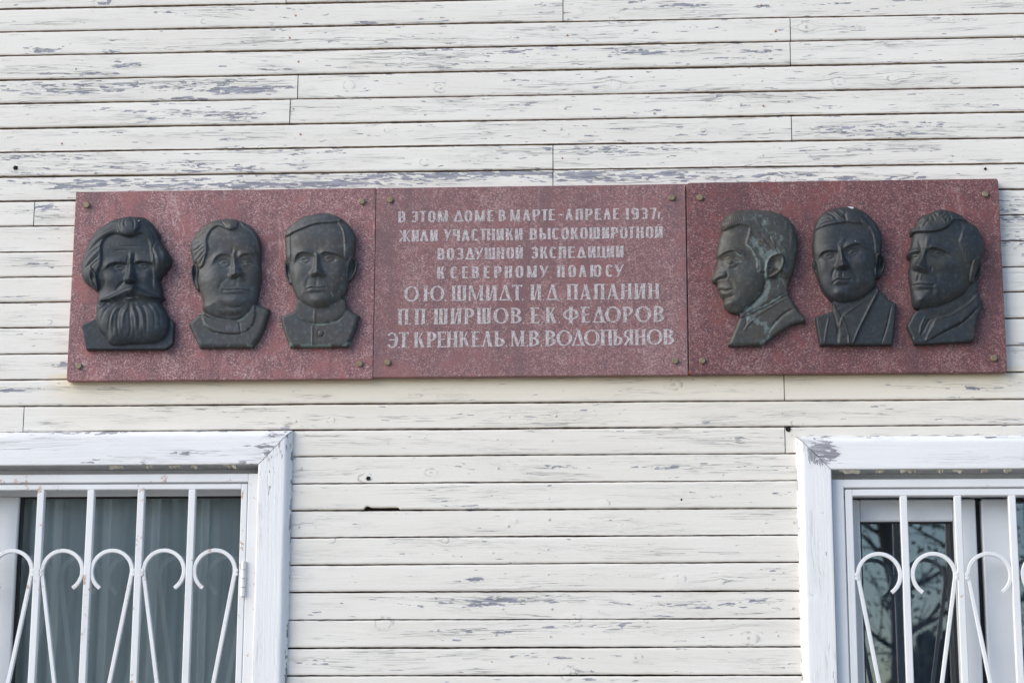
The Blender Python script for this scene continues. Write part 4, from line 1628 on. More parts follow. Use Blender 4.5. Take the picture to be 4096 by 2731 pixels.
        X, Z = P(self.ox + xy[:, 0] / self.SC, self.oy + xy[:, 1] / self.SC, base_y - mid)
        co = np.stack([X, base_y - h.ravel() * .001, Z], 1)
        n0 = len(co)
        # edge wall down to the slab
        mp = {int(v): n0 + i for i, v in enumerate(bv)}
        low = co[bv].copy()
        low[:, 1] = base_y + .0006
        co = np.concatenate([co, low])
        rim = np.array([[b, a, mp[int(a)], mp[int(b)]] for a, b in be])
        allq = np.concatenate([quads, rim])
        lab = self.components(ins)
        fl = lab.ravel()[quads[:, 0]]
        fl = np.concatenate([fl, fl[bf]])
        # vertex normals of the whole skin
        fn = np.cross(co[quads[:, 2]] - co[quads[:, 0]], co[quads[:, 3]] - co[quads[:, 1]])
        vn = np.zeros_like(co)
        for c in range(4):
            np.add.at(vn, quads[:, c], fn)
        rn = np.cross(co[rim[:, 2]] - co[rim[:, 0]], co[rim[:, 3]] - co[rim[:, 1]])
        for c in range(4):
            np.add.at(vn, rim[:, c], rn * (1.0 if True else 0))
        vn /= np.linalg.norm(vn, axis=1)[:, None] + 1e-12
        pat = np.concatenate([self.pat.ravel(), self.pat.ravel()[bv] * .6])
        cv = np.concatenate([cav.ravel(), cav.ravel()[bv]])
        ck = np.concatenate([self.chk.ravel(), self.chk.ravel()[bv] * 0])
        done = []
        for li, nm in self.comp:
            q = allq[fl == li]
            if not len(q):
                continue
            ids, inv2 = np.unique(q, return_inverse=True)
            done.append(obj(nm, co[ids], inv2.reshape(-1, 4), mat, parent, smooth=True, attrs=dict(patina=pat[ids], cavity=cv[ids], chalk=ck[ids]), normals=vn[ids]))
        return done

    def components(self, ins):
        """one id per connected patch; scraps join their neighbour"""
        names = {v: k for k, v in self.names.items()}
        names[0] = 'head'
        hid = self.names.get('head', 0)
        lab = np.where(self.lab == 0, hid, self.lab)
        lab = lab.copy()
        ny, nx = lab.shape
        for rnd in range(4):
            comp = np.full(lab.shape, -1)
            info = []
            for j in range(ny):
                for i in range(nx):
                    if comp[j, i] >= 0:
                        continue
                    c, L, st, cells, nb = len(info), lab[j, i], [(j, i)], [], {}
                    comp[j, i] = c
                    while st:
                        a, b_ = st.pop()
                        cells.append((a, b_))
                        for u, v in ((a + 1, b_), (a - 1, b_), (a, b_ + 1), (a, b_ - 1)):
                            if 0 <= u < ny and 0 <= v < nx:
                                if lab[u, v] == L:
                                    if comp[u, v] < 0:
                                        comp[u, v] = c
                                        st.append((u, v))
                                elif ins[u, v]:
                                    nb[lab[u, v]] = nb.get(lab[u, v], 0) + 1
                    info.append((L, sum(1 for p in cells if ins[p]), cells, nb))
            small = [q for q in info if 0 < q[1] < 110 and q[3] and names[q[0]] != 'button']
            if not small:
                break
            for L, n, cells, nb in small:
                to = max(nb, key=nb.get)
                for p in cells:
                    lab[p] = to
        self.comp = [(k, names[q[0]]) for k, q in enumerate(info)]
        return comp


def bust(ox, oy, label, x, y):
    X, Z = P(ox + x / Relief.SC, oy + y / Relief.SC, SF)
    return thing('bronze_bust', label, 'bust', (float(X), SF, float(Z)), group='bronze relief busts on the granite slabs')


# --- 1: bearded man
b = Relief(300, 830, [(480, 108), (560, 92), (640, 97), (710, 100), (770, 135), (820, 190), (868, 258), (882, 295), (880, 325), (905, 370), (945, 430), (985, 490), (1003, 545), (990, 600), (950, 660), (905, 715), (878, 755),
                      (888, 805), (903, 860), (908, 915), (925, 938), (935, 946), (905, 964), (893, 992), (920, 1040), (950, 1090), (968, 1138), (1000, 1160), (1030, 1188), (1032, 1210), (1026, 1330), (1022, 1410), (1005, 1432),
                      (955, 1470), (930, 1478), (500, 1480), (130, 1482), (110, 1470), (95, 1420), (78, 1330), (60, 1225), (80, 1206), (130, 1185), (205, 1155), (220, 1130), (222, 1060), (225, 960), (240, 885), (210, 865), (160, 825),
                      (110, 790), (80, 745), (65, 680), (65, 600), (85, 510), (120, 420), (160, 330), (220, 250), (310, 185), (400, 130)])
b.layer([(60, 1225), (215, 1150), (968, 1138), (1034, 1185), (1024, 1425), (945, 1482), (110, 1484), (80, 1340)], 19, 3, 14, 'coat', True)
HEAD = [(480, 108), (560, 92), (640, 97), (710, 100), (770, 135), (820, 190), (868, 258), (882, 295), (880, 325), (905, 370), (945, 430), (985, 490), (1003, 545), (990, 600), (950, 660), (905, 715), (878, 755), (888, 805), (903, 860),
        (908, 915), (893, 992), (920, 1060), (800, 1200), (500, 1230), (250, 1160), (222, 1060), (225, 960), (240, 885), (210, 865), (160, 825), (110, 790), (80, 745), (65, 680), (65, 600), (85, 510), (120, 420), (160, 330), (220, 250), (310, 185), (400, 130)]
b.layer(HEAD, 14, 31, 255, 'head')
FACE = [(325, 350), (390, 305), (465, 290), (560, 325), (640, 315), (700, 285), (760, 320), (795, 400), (812, 500), (830, 600), (832, 720), (830, 800), (840, 900), (800, 980), (300, 980), (270, 900), (250, 800), (255, 700), (290, 620), (298, 520), (295, 420)]
fd = b.poly(FACE)
hm = (b.poly(HEAD) > 0) & (b.Y < 850)
b.h += 7 * sstep(-fd, -12, 14) * (b.Y < 900) * sstep(900 - b.Y, 0, 120)
b.setlab((fd < 0) & (b.ds > -8) & (b.Y < 860), 'hair')
b.raise_([(465, 215), (478, 150), (545, 108), (640, 108), (695, 150), (695, 235), (640, 300), (570, 323), (500, 300)], 4, 16, 'hair', dome=8, R=70)
b.G(930, 560, 75, 120, 7, 10)
b.G(330, 240, 150, 70, 4, -35)
for pts in ([(455, 275), (340, 330), (200, 425), (88, 525)], [(290, 385), (200, 440), (110, 520)], [(280, 430), (180, 500), (105, 590)], [(275, 520), (200, 585), (120, 650)], [(270, 570), (215, 610), (165, 680)], [(440, 180), (300, 240), (170, 345)],
            [(430, 230), (320, 280), (150, 400)], [(520, 130), (500, 190), (515, 250)], [(560, 125), (540, 170), (555, 230)], [(700, 170), (690, 240), (640, 300)], [(760, 200), (830, 290), (850, 380)], [(800, 420), (850, 520), (860, 640)], [(880, 330), (830, 420), (825, 520)], [(600, 110), (640, 180), (640, 260)]):
    b.S(pts, -2.3, 8)
for pts in ([(420, 250), (300, 310), (170, 400)], [(280, 460), (190, 540), (120, 620)], [(900, 420), (950, 520), (930, 620)], [(850, 450), (890, 560), (880, 680)]):
    b.S(pts, 2.5, 16)
b.S([(430, 472), (500, 462), (585, 470)], -1.4, 7)
b.S([(470, 425), (560, 420), (700, 425), (760, 430)], -1.0, 7)
b.S([(600, 490), (598, 560), (600, 620)], 4, 16)
b.S([(572, 520), (570, 600)], -3, 10)
b.S([(640, 490), (638, 590)], -3, 11)
b.S([(335, 652), (380, 612), (460, 592), (570, 600)], 8, 42, 9)
b.S([(632, 596), (700, 582), (800, 590), (830, 610)], 8, 42, 9)
b.eye(480, 640, 78, 30, 0, 8)
b.eye(735, 622, 76, 28, 0, 8)
b.nose(602, 590, 602, 785, 34, 68, 72, 9, 25)
b.G(390, 760, 100, 70, 5)
b.G(770, 740, 55, 80, 5)
b.S([(545, 770), (490, 825), (440, 880)], -4, 14)
b.S([(300, 700), (330, 780), (300, 860)], -2.5, 20)
b.ear([(165, 680), (185, 645), (225, 690), (258, 780), (245, 875), (195, 838), (168, 770)], 4, (205, 730, 20, 45))
dm, wm, tm = b.line([(622, 880), (560, 895), (470, 935), (380, 968), (275, 985)], 1)
b.h += 13 * np.exp(-(dm / np.interp(tm, [0, .3, .7, 1], [34, 40, 26, 9])) ** 2)
mk = dm < np.interp(tm, [0, .3, .7, 1], [30, 34, 22, 8])
dm, wm, tm = b.line([(630, 885), (690, 910), (770, 936), (850, 946), (938, 946)], 1)
b.h += 13 * np.exp(-(dm / np.interp(tm, [0, .3, .7, 1], [32, 36, 20, 8])) ** 2)
mk |= dm < np.interp(tm, [0, .3, .7, 1], [28, 30, 17, 7])
BEARD = [(235, 1000), (222, 1080), (228, 1180), (255, 1275), (325, 1355), (355, 1415), (410, 1438), (500, 1432), (620, 1420), (790, 1416), (880, 1392), (945, 1335), (980, 1260), (982, 1190), (962, 1110), (915, 1030), (860, 985), (700, 985), (590, 1005), (480, 985), (330, 985)]
bd = b.layer(BEARD, 25, 25, 170, 'beard')
for pts, a in (([(520, 1010), (430, 1080), (385, 1190), (365, 1340)], -4), ([(550, 1010), (480, 1100), (462, 1250), (480, 1400)], -4), ([(588, 1010), (572, 1100)], -4), ([(604, 1010), (592, 1130), (602, 1290), (560, 1410)], -3.5), ([(622, 1005), (682, 1120), (692, 1290)], -4.5),
               ([(690, 1000), (762, 1130), (765, 1350)], -3), ([(750, 1000), (842, 1120), (850, 1310)], -3), ([(810, 1000), (900, 1120), (905, 1290)], -2.5), ([(370, 990), (285, 1065), (235, 1130)], -4), ([(320, 990), (250, 1040)], -3), ([(440, 1000), (330, 1100), (280, 1220)], -3),
               ([(640, 1150), (640, 1380)], -2), ([(420, 1120), (420, 1380)], -2), ([(720, 1150), (730, 1380)], -2), ([(530, 1150), (520, 1400)], -2)):
    b.S(pts, a * .5, 11)
for pts, a in (([(480, 1040), (415, 1130), (395, 1250)], 3), ([(600, 1030), (650, 1150), (655, 1280)], 3), ([(570, 1050), (525, 1150), (525, 1300)], 3), ([(660, 1030), (725, 1140), (730, 1300)], 3), ([(330, 1010), (270, 1070)], 3)):
    b.S(pts, a, 16)
b.G(612, 968, 46, 18, 8)
b.S([(560, 950), (615, 942), (668, 955)], -5, 7)
b.setlab(mk, 'moustache')
b.chalk([(680, 163), (692, 152)], .8, 8)
r_ = bust(300, 830, 'dark bronze relief of a man with a full beard, moustache and swept-back hair', 550, 1480)
b.build(bronze('blue_black_bronze', (.027, .034, .041), (.034, .040, .043), (.10, .14, .14), .12), r_, SF, .025)

# --- 2: stout man with a high forehead
b = Relief(710, 830, [(470, 120), (560, 115), (640, 130), (720, 165), (790, 222), (835, 290), (860, 370), (865, 470), (862, 560), (868, 650), (865, 740), (855, 840), (838, 930), (822, 1000), (870, 1020), (930, 1045), (955, 1060), (945, 1130),
                      (905, 1250), (850, 1370), (800, 1440), (770, 1456), (500, 1458), (240, 1462), (215, 1440), (175, 1365), (130, 1265), (108, 1205), (150, 1160), (215, 1105), (252, 1055), (258, 990), (235, 885), (200, 858), (165, 810), (140, 740), (130, 660), (140, 602),
                      (160, 585), (148, 520), (132, 440), (138, 370), (180, 300), (240, 220), (320, 160), (400, 130)])
b.layer([(215, 1105), (108, 1205), (130, 1265), (175, 1365), (225, 1462), (780, 1462), (880, 1310), (945, 1130), (958, 1056), (870, 1020), (820, 1000), (500, 1100)], 10, 13, 42, 'coat', True)
HEAD = [(470, 120), (560, 115), (640, 130), (720, 165), (790, 222), (835, 290), (860, 370), (865, 470), (862, 560), (868, 650), (865, 740), (855, 840), (838, 930), (815, 1005), (740, 1110), (640, 1182), (480, 1170), (340, 1135), (255, 1060), (258, 990),
        (235, 885), (205, 800), (190, 700), (190, 620), (160, 585), (148, 520), (132, 440), (138, 370), (180, 300), (240, 220), (320, 160), (400, 130)]
b.layer(HEAD, 14, 31, 255, 'head')
b.ear([(137, 620), (160, 590), (205, 602), (222, 660), (212, 760), (228, 850), (205, 862), (160, 800), (137, 720)], 6, (182, 690, 22, 55))
b.raise_([(250, 1090), (330, 1150), (480, 1188), (640, 1190), (730, 1130), (795, 1018), (812, 1040), (800, 1180), (755, 1260), (660, 1312), (520, 1318), (370, 1292), (290, 1225)], 5, 12, 'collar')
b.S([(645, 1192), (655, 1250), (662, 1315)], -3, 7)
b.S([(280, 1225), (370, 1295), (520, 1320), (660, 1312), (760, 1255), (810, 1150)], -2, 9)
b.raise_([(470, 112), (570, 108), (632, 150), (628, 225), (570, 252), (515, 235), (440, 205), (380, 235), (340, 290), (318, 370), (330, 450), (305, 540), (275, 620), (235, 640), (205, 590), (150, 590), (130, 500), (110, 400), (150, 300), (240, 200), (340, 130)], 8, 12, 'hair')
b.G(575, 205, 50, 45, 5)
b.raise_([(650, 130), (720, 150), (800, 215), (850, 290), (885, 400), (875, 500), (850, 480), (840, 400), (815, 320), (760, 250), (690, 205)], 4, 14, 'hair')
for pts in ([(150, 420), (200, 390), (260, 380)], [(160, 470), (220, 450), (280, 400)], [(180, 530), (230, 480), (290, 440)], [(200, 570), (250, 530), (300, 470)], [(240, 610), (270, 560), (300, 510)], [(230, 250), (300, 230), (360, 190)], [(180, 330), (250, 300), (330, 260)], [(460, 150), (500, 200), (520, 235)]):
    b.S(pts, -2.6, 9)
b.S([(380, 600), (420, 535), (490, 500), (590, 522)], 6, 30, 10)
b.S([(648, 540), (700, 503), (800, 490), (840, 520)], 6, 30, 10)
b.S([(592, 440), (588, 520)], -2.5, 12)
b.S([(640, 460), (640, 530)], -1.5, 12)
b.S([(612, 470), (606, 540)], 2.5, 13)
b.eye(512, 600, 80, 30, 3, 7)
b.eye(748, 590, 68, 26, 0, 7)
b.nose(604, 540, 632, 728, 30, 80, 82, 8, 22)
b.G(400, 760, 140, 130, 7)
b.G(800, 730, 60, 110, 4)
b.S([(545, 755), (475, 805), (450, 880)], -1.8, 18)
b.S([(715, 760), (755, 830), (775, 890)], -1.6, 16)
b.G(620, 840, 140, 60, 2.6)
b.S([(630, 785), (632, 850)], -1.2, 15)
b.mouth([(490, 878), (560, 882), (660, 874), (760, 880)], 2.6, 18, 24)
b.G(610, 995, 130, 55, 7)
b.S([(480, 1000), (540, 1046), (620, 1058), (700, 1030)], -4, 12)
b.S([(380, 1090), (500, 1132), (620, 1130), (720, 1080)], -3, 13)
b.G(560, 1095, 170, 26, 3)
for p_ in ([(250, 1100), (300, 1230), (400, 1290)], [(480, 600), (560, 605)], [(690, 605), (790, 605)], [(640, 1185), (730, 1120)], [(660, 1310), (760, 1240)]):
    b.stain(p_, .45, 18)
b.stain([(280, 1440), (500, 1445), (780, 1440)], .55, 12)
r_ = bust(710, 830, 'grey bronze relief of a stout man with high forehead and double chin', 520, 1460)
BR = bronze('grey_green_bronze', (.055, .061, .065), (.062, .056, .050), (.16, .21, .20), .55)
b.build(BR, r_, SF, .025)

# --- 3: young man with a buttoned stand collar
b = Relief(1080, 830, [(450, 72), (530, 58), (620, 65), (700, 90), (770, 130), (840, 200), (880, 270), (890, 350), (885, 440), (877, 512), (902, 530), (912, 590), (895, 660), (860, 730), (822, 770), (806, 850), (787, 930), (782, 970), (800, 1045), (860, 1080),
                       (915, 1110), (930, 1130), (900, 1250), (850, 1370), (815, 1440), (790, 1450), (500, 1452), (215, 1454), (195, 1440), (150, 1330), (115, 1210), (100, 1138), (160, 1105), (245, 1070), (272, 1020), (270, 950), (240, 855), (225, 805), (185, 780), (150, 690), (138, 600),
                       (145, 548), (162, 525), (158, 430), (155, 330), (170, 240), (230, 175), (330, 110)])
b.layer([(245, 1070), (100, 1138), (115, 1210), (150, 1330), (205, 1456), (805, 1456), (870, 1320), (932, 1126), (800, 1045), (500, 1000)], 10, 12, 38, 'coat', True)
b.layer([(270, 950), (245, 1070), (290, 1130), (370, 1190), (480, 1215), (600, 1205), (690, 1180), (765, 1125), (800, 1045), (782, 960), (520, 900)], 20, 6, 90, 'collar')
HEAD = [(450, 72), (530, 58), (620, 65), (700, 90), (770, 130), (840, 200), (880, 270), (890, 350), (885, 440), (865, 530), (825, 620), (815, 740), (806, 850), (785, 900), (740, 960), (640, 1032), (560, 1056), (460, 1056), (390, 1028), (300, 970), (255, 890), (228, 800), (220, 700),
        (205, 600), (162, 525), (158, 430), (155, 330), (170, 240), (230, 175), (330, 110)]
b.layer(HEAD, 19, 30, 250, 'head')
b.ear([(145, 548), (172, 538), (215, 605), (226, 700), (226, 800), (188, 782), (152, 690)], 5, (185, 640, 18, 50))
b.ear([(815, 610), (838, 535), (880, 515), (910, 552), (905, 640), (868, 732), (825, 770), (806, 740)], 5, (860, 620, 24, 60))
b.S([(468, 1065), (466, 1140), (462, 1212)], 2.6, 7)
b.S([(442, 1230), (440, 1340), (438, 1455)], 2.6, 7)
b.S([(290, 1135), (370, 1195), (480, 1220), (600, 1210), (690, 1185), (765, 1130)], -3, 8)
rb = np.sqrt((b.X - 530) ** 2 + (b.Y - 1315) ** 2)
b.h += 3.0 * sstep(30 - rb, 0, 7) - 2.0 * np.exp(-((rb - 33) / 5) ** 2)
b.setlab(rb < 31, 'button')
b.raise_([(160, 200), (330, 100), (530, 45), (720, 90), (760, 130), (720, 165), (640, 178), (540, 184), (450, 203), (350, 240), (250, 280), (212, 302), (150, 310)], 8, 10, 'hair')
b.raise_([(722, 165), (762, 230), (786, 320), (790, 430), (796, 560), (840, 530), (890, 510), (905, 350), (850, 195), (775, 125)], 4, 9, 'hair')
b.S([(724, 168), (764, 232), (788, 322), (792, 432), (794, 555)], 2.5, 8)
b.raise_([(150, 300), (214, 300), (220, 400), (226, 550), (205, 600), (150, 540)], 3, 12, 'hair')
for pts in ([(230, 270), (320, 230), (420, 200)], [(240, 245), (350, 200), (480, 170)], [(300, 190), (400, 150), (520, 120)], [(500, 160), (600, 150), (690, 150)]):
    b.S(pts, -1.8, 8)
b.S([(258, 590), (300, 505), (380, 484), (485, 522)], 7, 30, 10)
b.S([(528, 518), (590, 485), (700, 500), (790, 552)], 7, 30, 10)
b.S([(505, 470), (503, 530)], -2, 14)
b.eye(375, 562, 78, 30, 0, 8)
b.eye(632, 548, 74, 28, 3, 8)
b.nose(503, 540, 508, 718, 28, 76, 76, 9, 21)
b.G(300, 690, 80, 90, 5)
b.G(740, 680, 70, 90, 5)
b.S([(430, 750), (395, 810), (385, 870)], -1.4, 18)
b.S([(585, 750), (630, 810), (650, 880)], -1.4, 18)
b.S([(497, 770), (497, 832)], -1.8, 12)
b.mouth([(398, 868), (450, 854), (505, 860), (592, 850)], 3.6, 20, 26)
b.G(525, 990, 100, 50, 8)
b.S([(300, 760), (330, 880), (400, 960)], -2.2, 30)
b.S([(760, 760), (720, 880), (650, 960)], -2.2, 30)
for p_ in ([(215, 1430), (230, 1448)], [(760, 1440), (820, 1410)], [(330, 1440), (620, 1440)]):
    b.stain(p_, 1.0, 18)
for p_ in ([(800, 560), (820, 600)], [(330, 585), (440, 575)], [(690, 570), (720, 575)], [(650, 880), (660, 950)], [(290, 1140), (480, 1220), (690, 1185)], [(720, 165), (790, 330), (795, 540)]):
    b.stain(p_, .5, 14)
r_ = bust(1080, 830, 'grey bronze relief of a frontal young man in a stand collar with one button', 500, 1455)
b.build(BR, r_, SF, .025)

# --- 4: profile facing left
b = Relief(2830, 810, [(370, 78), (480, 75), (600, 80), (690, 92), (790, 130), (860, 182), (910, 260), (938, 350), (945, 450), (935, 560), (915, 670), (888, 770), (850, 850), (838, 900), (850, 960), (890, 1020), (940, 1100), (990, 1180), (1030, 1228), (1020, 1240), (950, 1255),
                       (880, 1278), (780, 1340), (690, 1405), (630, 1455), (560, 1485), (450, 1490), (235, 1492), (220, 1482), (258, 1375), (300, 1280), (335, 1200), (342, 1175), (320, 1160), (240, 1145), (182, 1100), (168, 1060), (176, 1020), (150, 990), (125, 950), (120, 922), (107, 900), (105, 862),
                       (95, 843), (60, 835), (42, 805), (55, 760), (85, 690), (100, 640), (104, 600), (94, 570), (92, 530), (110, 440), (130, 350), (150, 310), (138, 260), (140, 220), (170, 170), (230, 110), (300, 86)])
b.layer([(300, 1280), (335, 1200), (400, 1185), (520, 1125), (660, 1055), (770, 985), (850, 955), (940, 1100), (1034, 1232), (880, 1278), (690, 1405), (560, 1490), (225, 1494), (218, 1482), (258, 1375)], 10, 12, 40, 'coat')
b.layer([(335, 1210), (330, 1150), (430, 1050), (560, 900), (610, 760), (760, 700), (860, 760), (838, 900), (852, 960), (770, 995), (660, 1062), (520, 1132), (400, 1195)], 18, 8, 120, 'head')
HEAD = [(370, 78), (480, 75), (600, 80), (690, 92), (790, 130), (860, 182), (910, 260), (938, 350), (945, 450), (935, 560), (915, 670), (880, 780), (810, 830), (700, 820), (615, 830), (580, 940), (480, 1060), (345, 1165), (240, 1145), (182, 1100), (168, 1060), (176, 1020), (150, 990), (125, 950), (120, 922),
        (107, 900), (105, 862), (95, 843), (60, 835), (42, 805), (55, 760), (85, 690), (100, 640), (104, 600), (94, 570), (92, 530), (110, 440), (130, 350), (150, 310), (138, 260), (140, 220), (170, 170), (230, 110), (300, 86)]
b.layer(HEAD, 14, 26, 190, 'head')
b.raise_([(120, 300), (165, 302), (260, 272), (340, 247), (420, 262), (440, 300), (425, 370), (405, 450), (440, 492), (480, 550), (512, 620), (520, 720), (600, 740), (640, 700), (760, 740), (790, 830), (845, 905), (960, 700), (990, 400), (900, 150), (700, 60), (350, 50), (150, 150)], 5, 10, 'hair')
b.S([(340, 247), (422, 264), (440, 305), (424, 372), (404, 450), (442, 494), (482, 552), (512, 620)], 3, 9)
b.G(220, 235, 90, 45, 6, -18)
rr2 = random.Random(5)
for i in range(46):
    x, y = rr2.uniform(430, 900), rr2.uniform(120, 620)
    if x < 560 and y > 500:
        continue
    an = math.radians(35 + (x - 450) * .09 + rr2.uniform(-15, 15))
    l = rr2.uniform(25, 55)
    b.S([(x - l * math.cos(an), y - l * math.sin(an)), (x, y + 4), (x + l * math.cos(an), y + l * math.sin(an))], rr2.choice((-1.8, 1.8)), 9)
for i in range(9):
    x = 180 + i * 22
    b.S([(x, 190 - i * 4), (x + 12, 225 - i * 5), (x + 6, 270 - i * 6)], -1.8, 7)
EAR = [(612, 640), (650, 585), (730, 550), (788, 580), (796, 655), (768, 730), (705, 780), (640, 802), (606, 792), (600, 710)]
b.ear(EAR, 5, (690, 655, 42, 55))
b.S([(620, 650), (662, 590), (735, 566), (782, 600), (780, 680), (730, 745), (650, 785)], 3, 11)
b.S([(640, 740), (670, 720), (690, 690)], 3, 12)
b.S([(108, 575), (170, 535), (260, 515), (350, 545), (390, 600)], 7, 30, 10)
b.G(165, 625, 50, 45, -6)
b.G(250, 600, 70, 30, -4)
b.G(228, 632, 30, 26, 6, 0, 1.3)
b.S([(183, 606), (225, 592), (270, 612), (318, 648)], 4, 9, 5)
b.S([(195, 655), (215, 650)], -2, 8)
b.S([(205, 672), (250, 678), (300, 655)], 2.2, 7)
b.S([(215, 700), (270, 705), (320, 670)], -2, 12)
b.G(150, 772, 46, 32, 5)
b.S([(188, 735), (205, 775), (185, 805)], -4, 10)
b.S([(95, 820), (140, 805), (185, 808)], -5, 9)
b.S([(210, 790), (255, 860), (275, 930)], -2.5, 20)
b.S([(118, 912), (180, 930), (258, 922)], -4, 7)
b.S([(120, 890), (180, 902), (240, 908)], 2.5, 13)
b.S([(130, 955), (180, 965), (240, 955)], 3.5, 15)
b.S([(165, 1005), (220, 1005), (270, 985)], -3, 14)
b.G(235, 1065, 60, 45, 6)
b.G(400, 800, 110, 120, 4)
b.S([(345, 1165), (450, 1085), (560, 975), (612, 830)], -4, 16)
b.S([(395, 1192), (510, 1130), (660, 1058), (770, 990), (850, 958)], 4, 8)
b.S([(400, 1240), (540, 1165), (700, 1065), (845, 990)], 2.5, 9)
b.S([(395, 1195), (410, 1245), (370, 1340)], -3, 8)
b.S([(640, 1345), (705, 1255), (800, 1160), (895, 1110)], -4.5, 9, 18)
b.S([(370, 1345), (430, 1270), (520, 1190)], 2.5, 9)
for p_, a, w in (([(600, 610), (610, 700), (610, 790), (640, 870), (610, 960)], 1.05, 22), ([(400, 460), (450, 500), (510, 610)], .9, 12), ([(400, 1110), (500, 1090), (600, 980)], .85, 45), ([(470, 170), (560, 150)], .55, 60), ([(580, 200), (640, 330), (780, 380)], .75, 55),
                 ([(480, 420), (600, 560), (700, 540)], .85, 60), ([(395, 1195), (560, 1110), (760, 990)], .8, 20), ([(420, 1200), (560, 1260), (640, 1340)], .75, 50), ([(560, 1480), (640, 1400)], .95, 26), ([(230, 1488), (420, 1488)], .6, 10), ([(740, 700), (760, 800), (740, 880)], .6, 24),
                 ([(820, 560), (790, 760)], .55, 24), ([(300, 640), (350, 635)], .9, 12), ([(300, 545), (350, 575), (380, 530)], .7, 12), ([(650, 1330), (720, 1240)], .7, 16), ([(520, 740), (545, 700), (530, 600)], .75, 20), ([(540, 950), (480, 1010)], .6, 26)):
    b.stain(p_, a, w)
r_ = bust(2830, 810, 'verdigris streaked bronze relief of a man in profile facing left', 560, 1490)
b.build(bronze('verdigris_bronze', (.052, .054, .050), (.062, .054, .044), (.145, .185, .18), .3), r_, SF, .022)

# --- 5: man in jacket and tie
b = Relief(3220, 810, [(400, 45), (480, 42), (560, 65), (640, 110), (710, 175), (770, 260), (803, 350), (808, 440), (802, 530), (838, 570), (847, 640), (825, 710), (790, 780), (757, 797), (750, 860), (800, 930), (880, 1010), (935, 1038), (958, 1052), (950, 1200), (935, 1350), (922, 1470), (905, 1482),
                       (500, 1484), (170, 1487), (155, 1475), (130, 1340), (108, 1190), (130, 1178), (200, 1160), (282, 1132), (296, 1060), (245, 990), (190, 920), (160, 855), (145, 820), (120, 740), (90, 660), (82, 610), (94, 585), (82, 470), (88, 350), (105, 240), (150, 150), (220, 90), (310, 60)])
b.layer([(285, 1128), (108, 1188), (130, 1340), (158, 1488), (920, 1485), (938, 1330), (962, 1050), (880, 1012), (760, 880), (500, 1000)], 18, 6, 26, 'coat', True)
b.layer([(285, 1130), (300, 1030), (400, 980), (740, 820), (765, 890), (740, 955), (560, 1068), (392, 1185), (330, 1130)], 17, 6, 80, 'head')
HEAD = [(400, 45), (480, 42), (560, 65), (640, 110), (710, 175), (770, 260), (803, 350), (808, 440), (795, 540), (755, 640), (750, 780), (745, 860), (700, 920), (600, 995), (500, 1034), (400, 1046), (320, 1030), (250, 986), (195, 920), (162, 855), (140, 760), (115, 650), (94, 585), (82, 470), (88, 350), (105, 240), (150, 150), (220, 90), (310, 60)]
b.layer(HEAD, 20, 31, 250, 'head')
b.ear([(740, 570), (790, 535), (835, 570), (845, 640), (820, 720), (772, 787), (737, 772), (730, 710), (748, 650)], 5, (785, 640, 24, 60))
b.ear([(84, 622), (100, 595), (124, 640), (150, 760), (158, 830), (130, 785), (95, 690)], 3, (115, 690, 10, 40))
b.raise_([(70, 330), (105, 300), (165, 272), (260, 250), (380, 236), (430, 226), (500, 240), (575, 240), (640, 262), (690, 320), (715, 400), (726, 480), (735, 560), (800, 540), (840, 400), (780, 220), (640, 80), (480, 20), (250, 50), (100, 180)], 6, 12, 'hair')
for pts in ([(305, 95), (340, 125), (375, 168)], [(330, 90), (400, 150), (420, 210)], [(150, 200), (230, 170), (270, 190)], [(130, 280), (200, 235), (300, 230)], [(420, 110), (410, 160), (425, 215)], [(560, 190), (580, 230), (600, 260)], [(640, 180), (700, 260), (740, 350)], [(590, 130), (640, 200), (670, 280)], [(220, 110), (290, 160), (330, 210)]):
    b.S(pts, -2.6, 11)
b.S([(290, 90), (345, 150), (385, 180)], 2.5, 13)
b.S([(410, 395), (370, 440), (350, 500)], 2.5, 20)
b.S([(140, 580), (175, 535), (250, 520), (340, 528)], 7, 34, 10)
b.S([(400, 502), (455, 470), (550, 448), (640, 500)], 7, 34, 10)
b.S([(365, 440), (362, 520)], -1.5, 14)
b.eye(245, 572, 72, 28, 0, 8)
b.eye(495, 546, 74, 27, -6, 8)
b.nose(366, 535, 378, 695, 28, 70, 84, 9, 25)
b.G(175, 690, 50, 80, 3)
b.G(590, 640, 90, 80, 6)
b.S([(312, 690), (285, 750), (275, 810)], -3.5, 14)
b.S([(465, 710), (520, 780), (530, 860)], -2.5, 18)
b.S([(378, 745), (380, 800)], -2.5, 10)
b.S([(345, 745), (335, 800)], 2, 12)
b.mouth([(288, 852), (335, 820), (400, 828), (470, 822)], 4.0, 20, 26)
b.G(375, 970, 90, 50, 8)
b.G(328, 962, 26, 30, 3)
b.S([(440, 950), (560, 930), (680, 850)], -2, 30)
COLL = [(392, 1180), (560, 1062), (742, 952), (765, 890), (760, 960), (700, 1060), (650, 1160), (560, 1340), (505, 1488), (455, 1488), (450, 1370), (410, 1250)]
b.raise_(COLL, 4, 9, 'collar')
b.raise_([(300, 1040), (335, 1120), (385, 1205), (350, 1322), (300, 1125)], 3, 8, 'collar')
b.raise_([(385, 1200), (412, 1245), (452, 1370), (458, 1490), (350, 1490), (352, 1340)], 5, 10, 'tie')
b.S([(378, 1415), (440, 1413)], -2.5, 5)
b.S([(765, 920), (700, 1060), (640, 1180), (560, 1345), (505, 1482)], 4.5, 8, 14)
b.S([(252, 1190), (225, 1330), (202, 1486)], 3, 7)
b.S([(298, 1125), (348, 1330), (345, 1486)], -5, 8)
b.S([(905, 1070), (860, 1280), (796, 1484)], -4.5, 7)
